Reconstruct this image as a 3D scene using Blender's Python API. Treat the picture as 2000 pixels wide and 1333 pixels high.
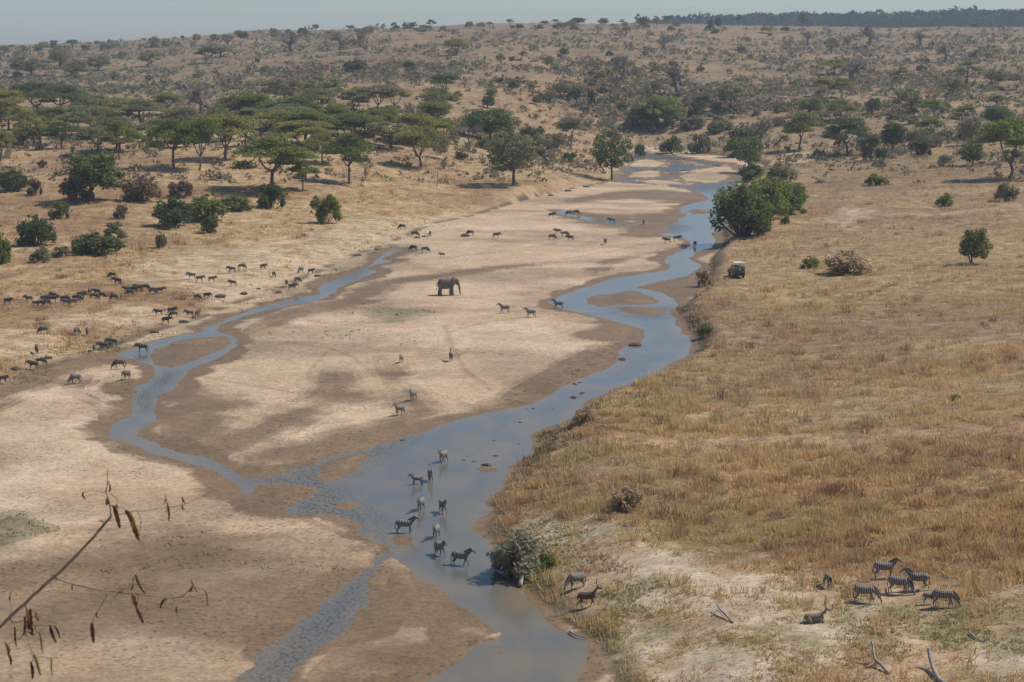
import bpy, math, random
import numpy as np
from mathutils import Vector, Matrix

for o in list(bpy.data.objects): bpy.data.objects.remove(o)
scn = bpy.context.scene
C = scn.collection
R = math.radians

# ------------------------------------------------------------------ camera, sky, sun, exposure
F = 3600.0; PYH = 90.0; CZ = 43.5
PITCH = math.atan((666.5 - PYH) / F)
cam = bpy.data.cameras.new('camera'); cam.sensor_width = 36; cam.lens = F / 2000 * 36
cam.clip_start = 0.1; cam.clip_end = 9000
cam.dof.use_dof = True; cam.dof.focus_distance = 220; cam.dof.aperture_fstop = 14
co = bpy.data.objects.new('camera', cam); C.objects.link(co)
co.location = (0, 0, CZ); co.rotation_euler = (math.pi / 2 - PITCH, 0, 0); scn.camera = co

SUN_EL = R(52); SUN_AZ = math.atan2(0.96, 0.28)      # azimuth from +Y towards +X
world = bpy.data.worlds.new('World'); scn.world = world; world.use_nodes = True
wn = world.node_tree; wn.nodes.clear()
sky = wn.nodes.new('ShaderNodeTexSky'); sky.sky_type = 'NISHITA'; sky.sun_disc = False
sky.sun_elevation = SUN_EL; sky.sun_rotation = SUN_AZ
sky.air_density = 1.0; sky.dust_density = 1.4; sky.ozone_density = 2.2; sky.altitude = 1000
bg = wn.nodes.new('ShaderNodeBackground'); bg.inputs['Strength'].default_value = 0.088
wo = wn.nodes.new('ShaderNodeOutputWorld')
tn = wn.nodes.new('ShaderNodeMix'); tn.data_type = 'RGBA'; tn.blend_type = 'MULTIPLY'; tn.inputs[0].default_value = 1.0; tn.inputs[7].default_value = (0.86, 0.92, 1.0, 1)
wn.links.new(sky.outputs[0], tn.inputs[6]); wn.links.new(tn.outputs[2], bg.inputs[0]); wn.links.new(bg.outputs[0], wo.inputs[0])
sl = bpy.data.lights.new('sun', 'SUN'); sl.energy = 3.35; sl.angle = R(0.6); sl.color = (1, 0.955, 0.865)
so = bpy.data.objects.new('sun', sl); C.objects.link(so)
sd = Vector((math.sin(SUN_AZ) * math.cos(SUN_EL), math.cos(SUN_AZ) * math.cos(SUN_EL), math.sin(SUN_EL)))
so.rotation_euler = sd.to_track_quat('Z', 'Y').to_euler(); so.location = (200, 100, 300)
scn.view_settings.view_transform = 'Standard'; scn.view_settings.look = 'None'
scn.view_settings.exposure = 0.26; scn.view_settings.gamma = 1
HAZE_DENSITY = 0.000125

# ------------------------------------------------------------------ helpers
RG = np.random.default_rng(7)
cp, sp = math.cos(PITCH), math.sin(PITCH)

def raydir(px, py):
    a = (np.asarray(px, float) - 1000) / F; b = (666.5 - np.asarray(py, float)) / F
    return a, b * sp + cp, b * cp - sp

def P0(px, py, z=0.0):
    dx, dy, dz = raydir(px, py)
    t = (z - CZ) / dz
    return np.stack([dx * t, dy * t], -1)

def vnoise(x, y, seed=0):
    xi = np.floor(x).astype(np.int64); yi = np.floor(y).astype(np.int64)
    fx = x - xi; fy = y - yi
    fx = fx * fx * (3 - 2 * fx); fy = fy * fy * (3 - 2 * fy)
    def h(a, b):
        n = (a * 374761393 + b * 668265263 + seed * 974634777) & 0xffffffff
        n = ((n ^ (n >> 13)) * 1274126177) & 0xffffffff
        n = (n ^ (n >> 16)) & 0xffff
        return n / 65535.0
    return (h(xi, yi) * (1 - fx) + h(xi + 1, yi) * fx) * (1 - fy) + (h(xi, yi + 1) * (1 - fx) + h(xi + 1, yi + 1) * fx) * fy

def fbm(x, y, s, seed=0, octv=4):
    v = 0; a = 0.5; t = 0
    for k in range(octv):
        v = v + a * vnoise(x / s + 17.3 * k, y / s - 9.1 * k, seed + k); t += a; a *= 0.5; s = s / 2.03
    return v / t

def sstep(a, b, x):
    t = np.clip((x - a) / (b - a), 0, 1); return t * t * (3 - 2 * t)

def smooth_poly(pts, closed=True, n=4):
    p = np.array(pts, float); m = len(p); out = []
    for i in range(m if closed else m - 1):
        p0 = p[(i - 1) % m] if closed or i > 0 else p[i]; p1 = p[i]; p2 = p[(i + 1) % m]
        p3 = p[(i + 2) % m] if closed or i + 2 < m else p2
        for k in range(n):
            t = k / n
            out.append(0.5 * ((2 * p1) + (-p0 + p2) * t + (2 * p0 - 5 * p1 + 4 * p2 - p3) * t * t + (-p0 + 3 * p1 - 3 * p2 + p3) * t ** 3))
    if not closed: out.append(p[-1])
    return np.array(out)

def seg_dist(X, Y, poly, closed=True, want_idx=False):
    """unsigned distance of points to a polyline"""
    best = np.full(X.shape, 1e18); idx = np.zeros(X.shape, np.int32)
    m = len(poly)
    for i in range(m if closed else m - 1):
        ax, ay = poly[i]; bx, by = poly[(i + 1) % m]
        vx, vy = bx - ax, by - ay; L = vx * vx + vy * vy + 1e-12
        t = np.clip(((X - ax) * vx + (Y - ay) * vy) / L, 0, 1)
        d = (X - ax - t * vx) ** 2 + (Y - ay - t * vy) ** 2
        mk = d < best
        best = np.where(mk, d, best)
        if want_idx: idx = np.where(mk, i, idx)
    return (np.sqrt(best), idx) if want_idx else np.sqrt(best)

def inside(X, Y, poly):
    c = np.zeros(X.shape, bool); m = len(poly)
    for i in range(m):
        ax, ay = poly[i]; bx, by = poly[(i + 1) % m]
        if ay == by: continue
        cond = ((ay > Y) != (by > Y)) & (X < (bx - ax) * (Y - ay) / (by - ay) + ax)
        c ^= cond
    return c

def sdf(X, Y, poly, reach=60.0):
    """negative inside; only exact within 'reach' of the polygon's box"""
    out = np.full(X.shape, reach)
    x0, y0 = poly.min(0) - reach; x1, y1 = poly.max(0) + reach
    mk = (X > x0) & (X < x1) & (Y > y0) & (Y < y1)
    if not mk.any(): return out
    xs, ys = X[mk], Y[mk]
    d = seg_dist(xs, ys, poly)
    d = np.where(inside(xs, ys, poly), -d, d)
    out[mk] = np.minimum(d, reach)
    return out

def W(pts, closed=True, n=4):
    s = smooth_poly(pts, closed, n)
    return P0(s[:, 0], s[:, 1])

# ------------------------------------------------------------------ traced outlines (photo pixels, laid on the river plane)
main_left = [(1245,298),(1225,310),(1219,335),(1212,350),(1226,357),(1270,360),(1320,366),(1352,372),(1378,383),(1384,391),(1352,398),(1328,408),(1325,425),(1318,436),(1298,446),(1312,451),(1288,460),(1330,465),(1346,471),(1350,480),(1330,490),(1310,500),(1297,512),(1313,520),(1300,529),(1250,537),(1200,545),(1150,560),(1110,573),(1085,583),(1075,592),(1100,603),(1140,612),(1180,622),(1220,633),(1250,642),(1259,655),(1250,668),(1216,682),(1207,700),(1197,714),(1170,727),(1130,740),(1100,757),(1080,768),(1045,790),(1000,797),(950,808),(900,820),(860,832),(830,845),(800,853),(760,865),(700,880),(640,893),(600,905),(560,920),(525,932),
 # up the left channel's right-hand shore
 (490,935),(470,925),(435,905),(400,895),(375,888),(330,878),(300,865),(264,854),(272,840),(290,830),(303,815),(300,800),(305,787),(312,772),(330,765),(345,752),(365,730),(374,720),(405,707),(430,695),(455,680),(463,667),(460,657),(440,652),(424,645),(432,636),(470,622),(520,607),(560,599),(610,591),(635,584),(655,573),(670,561),(700,549),(728,538),(738,529),(722,525),(740,517),(765,511),(752,505),(768,497),(788,489)]
left_left = [(775,486),(756,491),(744,500),(732,507),(722,517),(700,528),(672,540),(650,548),(625,556),(612,566),(620,573),(600,578),(560,586),(520,596),(480,608),(440,624),(420,634),(395,641),(385,650),(350,655),(310,665),(275,677),(240,688),(230,694),(250,699),(275,708),(295,716),(303,725),(298,738),(283,748),(268,758),(262,775),(258,788),(262,803),(245,818),(225,830),(212,845),(209,857),(238,857),(257,864),(285,880),(325,893),(375,905),(415,922),(445,938),(456,955),(475,965),(505,961),(520,950),(560,950),(608,955),(582,975),(555,992),(562,1003),(620,1006),(690,1022),(722,1046),(755,1064),(757,1072),(740,1085),(720,1105),(690,1125),(660,1155),(620,1190),(580,1225),(540,1255),(505,1290),(480,1315),(462,1340),(420,1400)]
main_right = [(1060,1400),(1120,1340),(1132,1300),(1142,1275),(1149,1254),(1112,1238),(1080,1215),(1040,1180),(1005,1140),(990,1115),(975,1090),(955,1065),(940,1050),(930,1035),(935,1020),(957,1000),(945,985),(957,970),(975,945),(990,920),(1012,905),(1037,885),(1041,868),(1034,852),(1045,845),(1070,835),(1115,820),(1130,806),(1145,785),(1180,772),(1200,759),(1240,747),(1285,732),(1310,712),(1340,697),(1349,680),(1345,665),(1330,645),(1315,625),(1305,607),(1320,599),(1322,589),(1300,576),(1262,566),(1245,561),(1290,549),(1335,541),(1350,534),(1367,523),(1365,515),(1345,506),(1365,491),(1390,485),(1396,470),(1390,456),(1407,445),(1413,420),(1408,395),(1412,380),(1425,366),(1445,352),(1438,326),(1400,318),(1350,311),(1300,304),(1262,298)]
water_px = main_left + left_left + main_right
islands_px = {
 'tri': [(765,1091),(785,1110),(812,1130),(850,1145),(890,1175),(920,1200),(950,1225),(956,1240),(930,1260),(890,1295),(850,1320),(820,1345),(780,1400),(520,1400),(558,1338),(580,1310),(610,1281),(650,1250),(680,1220),(700,1195),(715,1170),(730,1140),(745,1110)],
 'a': [(1145,590),(1163,578),(1200,573),(1237,568),(1262,577),(1289,589),(1262,596),(1210,595),(1175,600)],
 'bar': [(1310,346),(1340,336),(1380,328),(1436,324),(1444,345),(1425,355),(1370,357),(1325,353)],
 'bar2': [(1345,411),(1365,409),(1392,414),(1380,418),(1355,417)],
 'b': [(288,695),(310,680),(345,666),(400,659),(440,658),(451,667),(438,683),(400,697),(365,711),(340,718),(315,715),(300,706)],
 'far': [(1219,322),(1236,312),(1276,311),(1310,318),(1290,326),(1240,328)], 'far2': [(1300,336),(1260,333),(1225,338),(1216,347),(1250,349),(1300,346)], 'far3': [(1330,312),(1380,321),(1400,326),(1350,323)], 'far4': [(1240,354),(1290,352),(1340,358),(1330,363),(1270,359)],
 'sh1': [(625,922),(660,896),(716,886),(703,903),(675,928),(640,941)],
 'sh2': [(655,985),(680,978),(705,986),(690,996),(662,995)],
 'sh3': [(755,1052),(775,1044),(805,1048),(800,1058),(775,1064)],
 'sh4': [(1210,604),(1240,600),(1290,604),(1300,612),(1265,617),(1230,613)],
 'sh5': [(640,1030),(680,1032),(730,1046),(700,1050),(660,1042)],
}
stream_px = [(1087,414),(1096,412),(1108,412),(1104,417),(1140,423),(1190,431),(1222,437),(1219,440),(1180,436),(1130,427),(1098,420)]
bed_left = [(1290,293),(1250,285),(1228,300),(1212,325),(1205,348),(1185,360),(1120,372),(1060,386),(1000,402),(930,424),(850,440),(800,465),(760,480),(715,497),(660,520),(600,548),(540,575),(470,596),(400,625),(300,655),(230,680),(120,715),(0,765),(-150,830),(-400,960),(-700,1150),(-700,1400),(-500,1500)]
bed_right = [(1150,1500),(1190,1350),(1175,1290),(1160,1256),(1118,1233),(1087,1210),(1047,1175),(1014,1137),(998,1112),(983,1088),(962,1062),(948,1046),(938,1032),(943,1020),(966,1000),(955,985),(966,970),(984,945),(1000,920),(1020,905),(1048,885),(1052,866),(1046,853),(1080,838),(1124,824),(1140,808),(1155,790),(1195,775),(1250,750),(1295,735),(1320,715),(1350,698),(1360,680),(1356,662),(1342,642),(1330,622),(1320,607),(1345,590),(1375,565),(1372,545),(1385,525),(1382,508),(1402,490),(1410,470),(1405,455),(1425,440),(1432,400),(1440,370),(1475,350),(1490,325),(1440,312),(1380,303),(1320,296)]
WAT = W(water_px); ISL = {k: W(v) for k, v in islands_px.items()}; STR = W(stream_px)
BEDL = P0(*np.array(bed_left, float).T); BEDR = P0(*np.array(bed_right, float).T)
BED = np.concatenate([BEDL, BEDR]); NL = len(BEDL)

# ------------------------------------------------------------------ terrain grid: row = distance Y, column = slope u, x = u*Y
rows = list(np.linspace(-60, 90, 46))
y = 92.0
while y < 760: rows.append(y); y *= 1.0036 if y > 118 else 1.02
while y < 5200: rows.append(y); y *= 1.012
ROW = np.array(rows)
COL = np.concatenate([-np.geomspace(1.6, 0.335, 26)[:-1], np.linspace(-0.335, 0.335, 820), np.geomspace(0.335, 1.6, 26)[1:]])
U, YY = np.meshgrid(COL, ROW)
XX = U * np.maximum(YY, 45)
PXC = 1000 + F * U * 1.0     # rough photo column of a grid column at the horizon

reach = 120.0
db, ib = seg_dist(XX, YY, BED, True, True)
inb = inside(XX, YY, BED)
sbed = np.where(inb, -db, db)
right_side = (ib >= NL)
sw = sdf(XX, YY, WAT, 60.0)
for k, p in ISL.items(): sw = np.maximum(sw, -sdf(XX, YY, p, 60.0))
sw = np.minimum(sw, sdf(XX, YY, STR, 60.0))
sw = sw + (fbm(XX, YY, 7.0, 6, 3) - 0.5) * 2.2 * sstep(215, 180, YY) + 0.45 * sstep(0.0, -0.03, U) * sstep(275, 300, YY) * sstep(470, 440, YY)
sw = sw + (fbm(XX, YY, 3.0, 5, 3) - 0.5) * 1.4 + (fbm(XX, YY, 0.9, 9, 2) - 0.5) * 0.25

for pts_, th_, am_ in [([(480,925),(560,925),(700,880),(760,862),(800,860),(740,900),(690,930),(660,955),(720,1005),(755,1062),(690,1030),(560,1010),(590,960),(510,962)], .64, 2.6),
                      ([(755,1075),(700,1195),(560,1340),(420,1420),(480,1320),(640,1165)], .68, 1.6), ([(860,905),(960,865),(1060,850),(1030,890),(980,925),(900,925)], .60, 3.0), ([(1205,350),(1215,305),(1300,300),(1430,320),(1400,370),(1300,368)], .55, 4.0),
                      ([(1290,425),(1340,410),(1400,420),(1390,450),(1300,450)], .58, 2.5), ([(890,1290),(1000,1240),(1060,1260),(1000,1340),(850,1345)], .6, 2.5)]:
    m_ = sstep(1.5, -1.5, sdf(XX, YY, W(pts_), 30)); nz = fbm(XX * 1.0 - YY * .35, YY * .55 + XX * .2, 3.4, 47, 4)
    sw = np.where(sw < 1, sw + am_ * m_ * sstep(th_, th_ + .12, nz), sw)
cx = np.array([-2000, -400, 0, 250, 500, 750, 1000, 1250, 1500, 1750, 2000, 2400, 4000], float)
cy = np.array([96, 96, 94, 86, 68, 58, 49, 52, 59, 58, 55, 54, 54], float)
crest_py = np.interp(PXC, cx, cy)
CRY = 1900.0
crest_z = CZ + (PYH - crest_py) * CRY / F
sL = np.interp(YY, [0, 380, 480, 600, 800, 1200, 1900], [0, 0, 0.14, 0.20, 0.31, 0.58, 1.0])
sR = np.interp(YY, [0, 300, 450, 650, 800, 1200, 1900], [0, 0.0, 0.05, 0.10, 0.20, 0.52, 1.0])
mixLR = sstep(0.0, 0.16, U)
S = sL * (1 - mixLR) + sR * mixLR
hill = crest_z * S * sstep(0, 110, sbed) ** 0.8
# behind the crest the land drops, then the wooded ridge on the right
ridge_py = np.interp(PXC, [-2000, 900, 1050, 1300, 1500, 1750, 2000, 2600], [99, 95, 60, 44, 38, 33, 27, 24])
rz = CZ + (PYH - ridge_py) * 3300 / F
drop = sstep(1900, 2300, YY)
hill = hill * (1 - drop) + np.maximum(crest_z - 28, 0) * drop
rise = sstep(2400, 3300, YY)
hill = hill * (1 - rise) + rz * rise
hill = hill - sstep(3300, 5200, YY) * 25
bank_h = np.where(right_side, 1.9, 1.3)
steep = sstep(1, 0, np.abs(YY - 520) / 85) * (~right_side) * sstep(-0.03, 0.01, U)
bank_h = bank_h + steep * 1.8
bank_w = np.where(right_side, 4.0 + 7.0 * sstep(215, 180, YY), 13.0) * (1 - 0.7 * steep)
zbank = bank_h * sstep(0, 1, np.clip(sbed, 0, None) / bank_w)
zbank = zbank + np.where(right_side, 3.6 * sstep(14, 60, sbed) * sstep(420, 150, YY), 0.8 * sstep(20, 80, sbed))
zbank = zbank + (fbm(XX, YY, 45, 21, 4) - 0.5) * 2.2 * sstep(4, 60, sbed)
zbank = zbank + (fbm(XX, YY, 220, 25, 4) - 0.5) * 12 * sstep(60, 300, sbed) * sstep(500, 900, YY)
zbank = zbank + (fbm(XX, YY, 7, 31, 3) - 0.5) * 0.55 * sstep(0, 10, sbed)
zin = np.where(sw > 0, np.minimum(sw * 0.055, 0.22), np.maximum(sw * 0.16, -0.4))
zin = zin + (fbm(XX, YY, 14, 41, 3) - 0.5) * 0.22 * sstep(1.5, 9, sw)
Z = zin + zbank + hill
# bluff the photographer stands on
bl = np.where(YY < 1.5, 41.9, np.maximum(41.9 - (YY - 1.5) * 0.55, -50))
bl = bl + (fbm(XX, YY, 6, 51, 3) - 0.5) * 1.2 * sstep(3, 20, YY)
bl = np.where(YY < 92, bl, -50)
Z = np.maximum(Z, bl)

# wet sand
def mask(pts, soft, reach=40, n=4):
    return sstep(soft * .8, -soft * .8, sdf(XX, YY, W(pts, True, n), reach) + (fbm(XX, YY, 6, 61, 4) - 0.5) * soft * 2.4)
wetpolys = [
 ([(1095,657),(1150,642),(1195,630),(1262,645),(1255,668),(1190,674),(1130,668)], 1.6),
 ([(1213,445),(1225,430),(1260,420),(1300,416),(1325,405),(1325,440),(1290,462),(1250,468),(1220,458)], 2.5),
 ([(395,872),(450,838),(500,812),(560,800),(625,772),(640,728),(668,722),(690,760),(745,772),(650,803),(600,832),(540,862),(480,888),(430,895)], 3.0),
 ([(305,775),(350,757),(410,775),(480,795),(420,850),(360,872),(300,858)], 3.0),
 ([(-100,780),(0,735),(100,705),(240,688),(260,712),(180,725),(120,750),(40,775),(0,795),(-100,840)], 2.0),
 ([(130,745),(165,730),(165,748),(150,765),(200,775),(225,800),(215,835),(200,800),(150,775)], 1.5),
 ([(200,845),(240,858),(330,893),(400,915),(330,906),(240,890)], 1.0),
 ([(440,950),(510,950),(605,955),(555,995),(620,1010),(745,1065),(735,1082),(640,1048),(560,1022),(480,995)], 1.6),
 ([(460,655),(490,628),(560,600),(640,588),(700,560),(780,548),(730,588),(640,606),(560,625),(500,648)], 2.5),
 ([(740,550),(850,538),(960,522),(1070,514),(1070,519),(960,530),(860,548),(760,560)], 1.6),
 ([(1150,540),(1158,525),(1200,508),(1300,488),(1345,478),(1330,490),(1240,505),(1185,522),(1178,535)], 2.0),
 ([(1220,590),(1270,560),(1330,545),(1378,548),(1370,580),(1330,605),(1300,576),(1262,566)], 2.0),
 ([(740,700),(820,870),(700,905),(400,905),(560,870),(740,830),(900,800),(1060,765),(1120,725),(1200,680),(1210,705),(1100,770),(900,825)], 3.0),
 ([(1115,388),(1180,378),(1300,372),(1380,385),(1330,400),(1250,390),(1180,392),(1120,398)], 3.0),
 ([(1120,415),(1230,425),(1240,440),(1200,448),(1110,432)], 3.0),
 ([(1180,735),(1215,670),(1180,672),(1130,700),(1010,765),(1000,795),(1045,790)], 2.0),
]
wet = sstep(3.4, 2.0, sw + (fbm(XX, YY, 9, 71, 5) - 0.5) * 8.5)
brown = mask([(-300,1010),(60,1040),(250,1040),(420,1030),(560,1020),(745,1075),(700,1125),(480,1320),(380,1420),(-400,1420)], 5.0) * (0.25 + 0.5 * fbm(XX, YY, 10, 72, 4))
wet = np.maximum(wet, brown)
for p, s in wetpolys: wet = np.maximum(wet, mask(p, s) * (0.92 if s > 1.4 else 0.97))
itri = ISL['tri']
tri = sstep(1.0, -1.0, sdf(XX, YY, itri, 40))
wet = np.maximum(wet, tri * (1 - 0.42 * sstep(13, 3, np.hypot(XX - P0(800, 1235)[0], (YY - P0(800, 1235)[1]) * 0.6) + (fbm(XX, YY, 3, 75, 3) - .5) * 8)))
for k in ('a', 'b', 'sh1', 'sh2', 'sh3', 'sh4', 'sh5', 'bar2'):
    wet = np.maximum(wet, sstep(1.0, -1.0, sdf(XX, YY, ISL[k], 40)) * 0.9)
# animal trails and old flow lines: thin damp lines
trails = [([(868,640),(885,680),(905,722),(945,752),(958,765)], 0.9), ([(560,672),(640,684),(690,702),(720,725),(820,762),(900,788),(960,800)], 0.8),
 ([(700,732),(770,722),(800,715),(880,702),(905,690)], 0.7), ([(1150,612),(1040,622),(940,635),(870,655)], 0.8),
 ([(740,552),(850,540),(960,522),(1060,514),(1180,495),(1260,480)], 1.2), ([(860,505),(960,495),(1080,478)], 1.2), ([(760,515),(880,505),(1010,488)], 0.9),
 ([(470,610),(560,625),(690,640)], 0.7), ([(900,590),(980,600),(1075,604)], 0.7), ([(0,690),(120,700),(300,720)], .6),
 ([(640,690),(600,740),(640,760)], 0.9), ([(130,770),(200,778),(225,800)], .8), ([(400,740),(520,762),(640,782)], 1.2)]
lw = np.zeros_like(wet)
for pts, w_ in trails:
    q = W(pts, False, 5)
    mk = (XX > q[:, 0].min() - 8) & (XX < q[:, 0].max() + 8) & (YY > q[:, 1].min() - 8) & (YY < q[:, 1].max() + 8)
    d = np.full(XX.shape, 50.0); d[mk] = seg_dist(XX[mk], YY[mk], q, False)
    lw = np.maximum(lw, sstep(w_ * 0.7, w_ * 0.1, d + (fbm(XX, YY, 2.5, 77, 2) - .5) * 0.5) * 0.36)
wet = np.clip(np.maximum(wet, lw), 0, 1)
band = fbm(XX * 0.5 + YY * 0.18, YY * 1.0 - XX * 0.15, 16, 81, 5)       # drifts along the flow
wet = np.clip(wet + sstep(0.47, 0.62, band) * 0.42 * (YY < 760), 0, 1)

greens = [([(690,612),(730,600),(800,603),(830,614),(790,628),(730,632),(695,625)], 3, 0.9), ([(480,668),(560,650),(680,640),(800,650),(760,690),(640,672),(520,684)], 6, 0.35),
 ([(-60,1080),(0,1010),(110,1022),(140,1040),(60,1065),(-20,1085)], 1.2, 0.95), ([(140,1062),(230,1050),(330,1060),(420,1045),(350,1080),(230,1078)], 1.5, 0.55),
 ([(-50,1200),(150,1120),(330,1090),(440,1085),(400,1140),(200,1200),(50,1290),(-60,1300)], 4, 0.4), ([(500,1110),(620,1110),(640,1150),(560,1180),(470,1160)], 3, 0.4),
 ([(700,485),(760,478),(830,482),(850,498),(790,505),(740,520),(680,540),(690,505)], 3, 0.7), ([(220,740),(262,725),(270,760),(250,790),(228,800)], 1.5, 0.6),
 ([(330,630),(430,610),(560,580),(590,565),(600,575),(500,600),(400,640),(340,652)], 2, 0.4), ([(210,862),(280,880),(340,902),(260,895)], 1, 0.5),
 ([(1000,790),(1050,760),(1130,715),(1200,672),(1205,700),(1120,735),(1040,785)], 2, .45)]
green = np.zeros_like(wet)
for p, s, a in greens: green = np.maximum(green, mask(p, s) * a)
gtint = sstep(0.52, 0.70, fbm(XX, YY, 22, 91, 4)) * 0.38

# grass cover
gr = np.where(right_side, sstep(0.2, 2.6, sbed + (fbm(XX, YY, 3, 103, 3) - 0.5) * 3), sstep(2.0, 9.0, sbed + (fbm(XX, YY, 10, 101, 4) - 0.5) * 9))
terrace = mask([(1020,1150),(1010,1060),(1090,1040),(1190,1062),(1290,1085),(1400,1130),(1530,1160),(1640,1190),(1760,1190),(1850,1215),(2100,1235),(2300,1500),(1150,1500),(1160,1256)], 4.0, 60)
pale = [([(-100,700),(0,665),(110,672),(100,700),(0,715),(-100,740)], 2), ([(250,530),(330,515),(440,495),(560,478),(620,490),(600,540),(500,590),(400,600),(300,570)], 6),
 ([(560,500),(640,460),(760,440),(800,460),(700,495),(620,530)], 5), ([(1500,330),(1545,310),(1600,322),(1520,340)], 4), ([(1620,455),(1660,430),(1690,435),(1690,455),(1650,470)], 3),
 ([(780,445),(850,432),(910,425),(920,440),(850,455)], 4), ([(100,640),(250,615),(310,640),(200,650),(100,660)], 3)]
pl = np.zeros_like(wet)
for p, s in pale: pl = np.maximum(pl, mask(p, s))
track = np.zeros_like(wet)
for pts, w_ in [([(1450,545),(1500,542),(1600,548),(2100,560)], 1.2), ([(1400,430),(1560,455),(1640,450),(1700,445),(1850,450),(2100,432)], 3.0), ([(1120,890),(1400,905),(1700,925),(2050,930)], 3.0), ([(480,385),(620,395),(700,400)], 3)]:
    q = W(pts, False, 5); d = seg_dist(XX, YY, q, False)
    track = np.maximum(track, sstep(w_ * 1.5, w_ * 0.5, d + (fbm(XX, YY, 5, 79, 3) - .5) * 4))
red = sstep(0.42, 0.62, fbm(XX, YY, 26, 111, 5))
red2 = sstep(0.45, 0.60, fbm(XX, YY, 6, 113, 4))

def L(r, g, b):
    return np.array([((c / 255 + .055) / 1.055) ** 2.4 if c > 10 else c / 3294 for c in (r, g, b)])
def mix(a, b, t): return a * (1 - t[..., None]) + b * t[..., None]
ones = np.ones(XX.shape + (3,))
col = ones * L(194, 165, 135)
col = mix(col, ones * L(172, 157, 122), gtint)
col = mix(col, ones * L(212, 186, 158), sstep(0.5, 0.72, fbm(XX, YY, 12, 121, 4)) * 0.5)
col = mix(col, ones * L(118, 116, 84), np.clip(green, 0, 1) * (0.6 + 0.4 * fbm(XX, YY, 2, 123, 2)))
col = mix(col, ones * L(124, 99, 69), wet * 0.95)
# vegetated land
soil = np.where(right_side[..., None], mix(ones * L(163, 138, 104), ones * L(145, 121, 92), red), mix(ones * L(176, 148, 112), ones * L(154, 124, 94), red))
soil = mix(soil, ones * L(184, 158, 122), sstep(0.5, .68, fbm(XX, YY, 14, 131, 4)) * np.where(right_side, 0.25, 0.6))
farness = sstep(600, 1100, YY)
soil = mix(soil, mix(ones * L(156, 131, 101), ones * L(128, 109, 86), np.clip(red2 * .6 + sstep(.42, .6, fbm(XX, YY, 60, 133, 5)) * .6, 0, 1)), farness)
woodl = sstep(2300, 2500, YY)
soil = mix(soil, ones * L(70, 74, 60), woodl)
soil = mix(soil, ones * L(196, 172, 142), pl * 0.8)
soil = mix(soil, ones * L(176, 146, 118), track * 0.75 * (1 - terrace))
tcol = mix(ones * L(196, 176, 150), ones * L(176, 148, 118), red2)
tcol = mix(tcol, ones * L(134, 128, 84), sstep(0.5, 0.7, fbm(XX, YY, 5, 141, 4)) * 0.55)
soil = mix(soil, tcol, terrace)
slopey = np.gradient(Z, axis=0) / np.gradient(YY, axis=0)
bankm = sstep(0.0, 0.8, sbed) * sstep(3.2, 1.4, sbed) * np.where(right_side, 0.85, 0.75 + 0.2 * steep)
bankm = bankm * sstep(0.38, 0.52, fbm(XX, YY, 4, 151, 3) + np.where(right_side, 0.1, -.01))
col = mix(col, soil, sstep(0.0, 3.0, sbed + (fbm(XX, YY, 6, 153, 3) - .5) * 4))
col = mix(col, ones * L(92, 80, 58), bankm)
col = col * (0.86 + 0.28 * fbm(XX, YY, 1.6, 161, 3))[..., None]
col[YY < 92] = L(140, 118, 88)
grass = gr * (1 - terrace * 0.9) * (1 - np.clip(pl, 0, 1) * 0.75) * (1 - track * 0.8)
grass = grass * (0.35 + 0.65 * sstep(0.3, 0.5, fbm(XX, YY, 12, 171, 4)))

NR, NC = XX.shape

def mesh_from(name, verts, faces, fcol=None, smooth=False, vcol=None, vfl=None):
    verts = np.asarray(verts, np.float32).reshape(-1, 3); faces = np.asarray(faces, np.int32)
    me = bpy.data.meshes.new(name); k = faces.shape[1]; nf = len(faces)
    me.vertices.add(len(verts)); me.vertices.foreach_set('co', verts.ravel())
    me.loops.add(nf * k); me.loops.foreach_set('vertex_index', faces.ravel())
    me.polygons.add(nf); me.polygons.foreach_set('loop_start', np.arange(nf, dtype=np.int32) * k)
    me.polygons.foreach_set('loop_total', np.full(nf, k, np.int32))
    me.polygons.foreach_set('use_smooth', np.full(nf, smooth, bool))
    me.update(calc_edges=True)
    if vcol is not None:
        a = me.attributes.new('tint', 'FLOAT_COLOR', 'POINT')
        c4 = np.ones((len(verts), 4), np.float32); c4[:, :3] = vcol.reshape(-1, 3); a.data.foreach_set('color', c4.ravel())
    if fcol is not None:
        a = me.attributes.new('tint', 'FLOAT_COLOR', 'FACE')
        c4 = np.ones((nf, 4), np.float32); c4[:, :3] = fcol.reshape(-1, 3); a.data.foreach_set('color', c4.ravel())
    if vfl is not None:
        for nme, arr in vfl.items():
            a = me.attributes.new(nme, 'FLOAT', 'POINT'); a.data.foreach_set('value', np.asarray(arr, np.float32).ravel())
    return me

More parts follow.
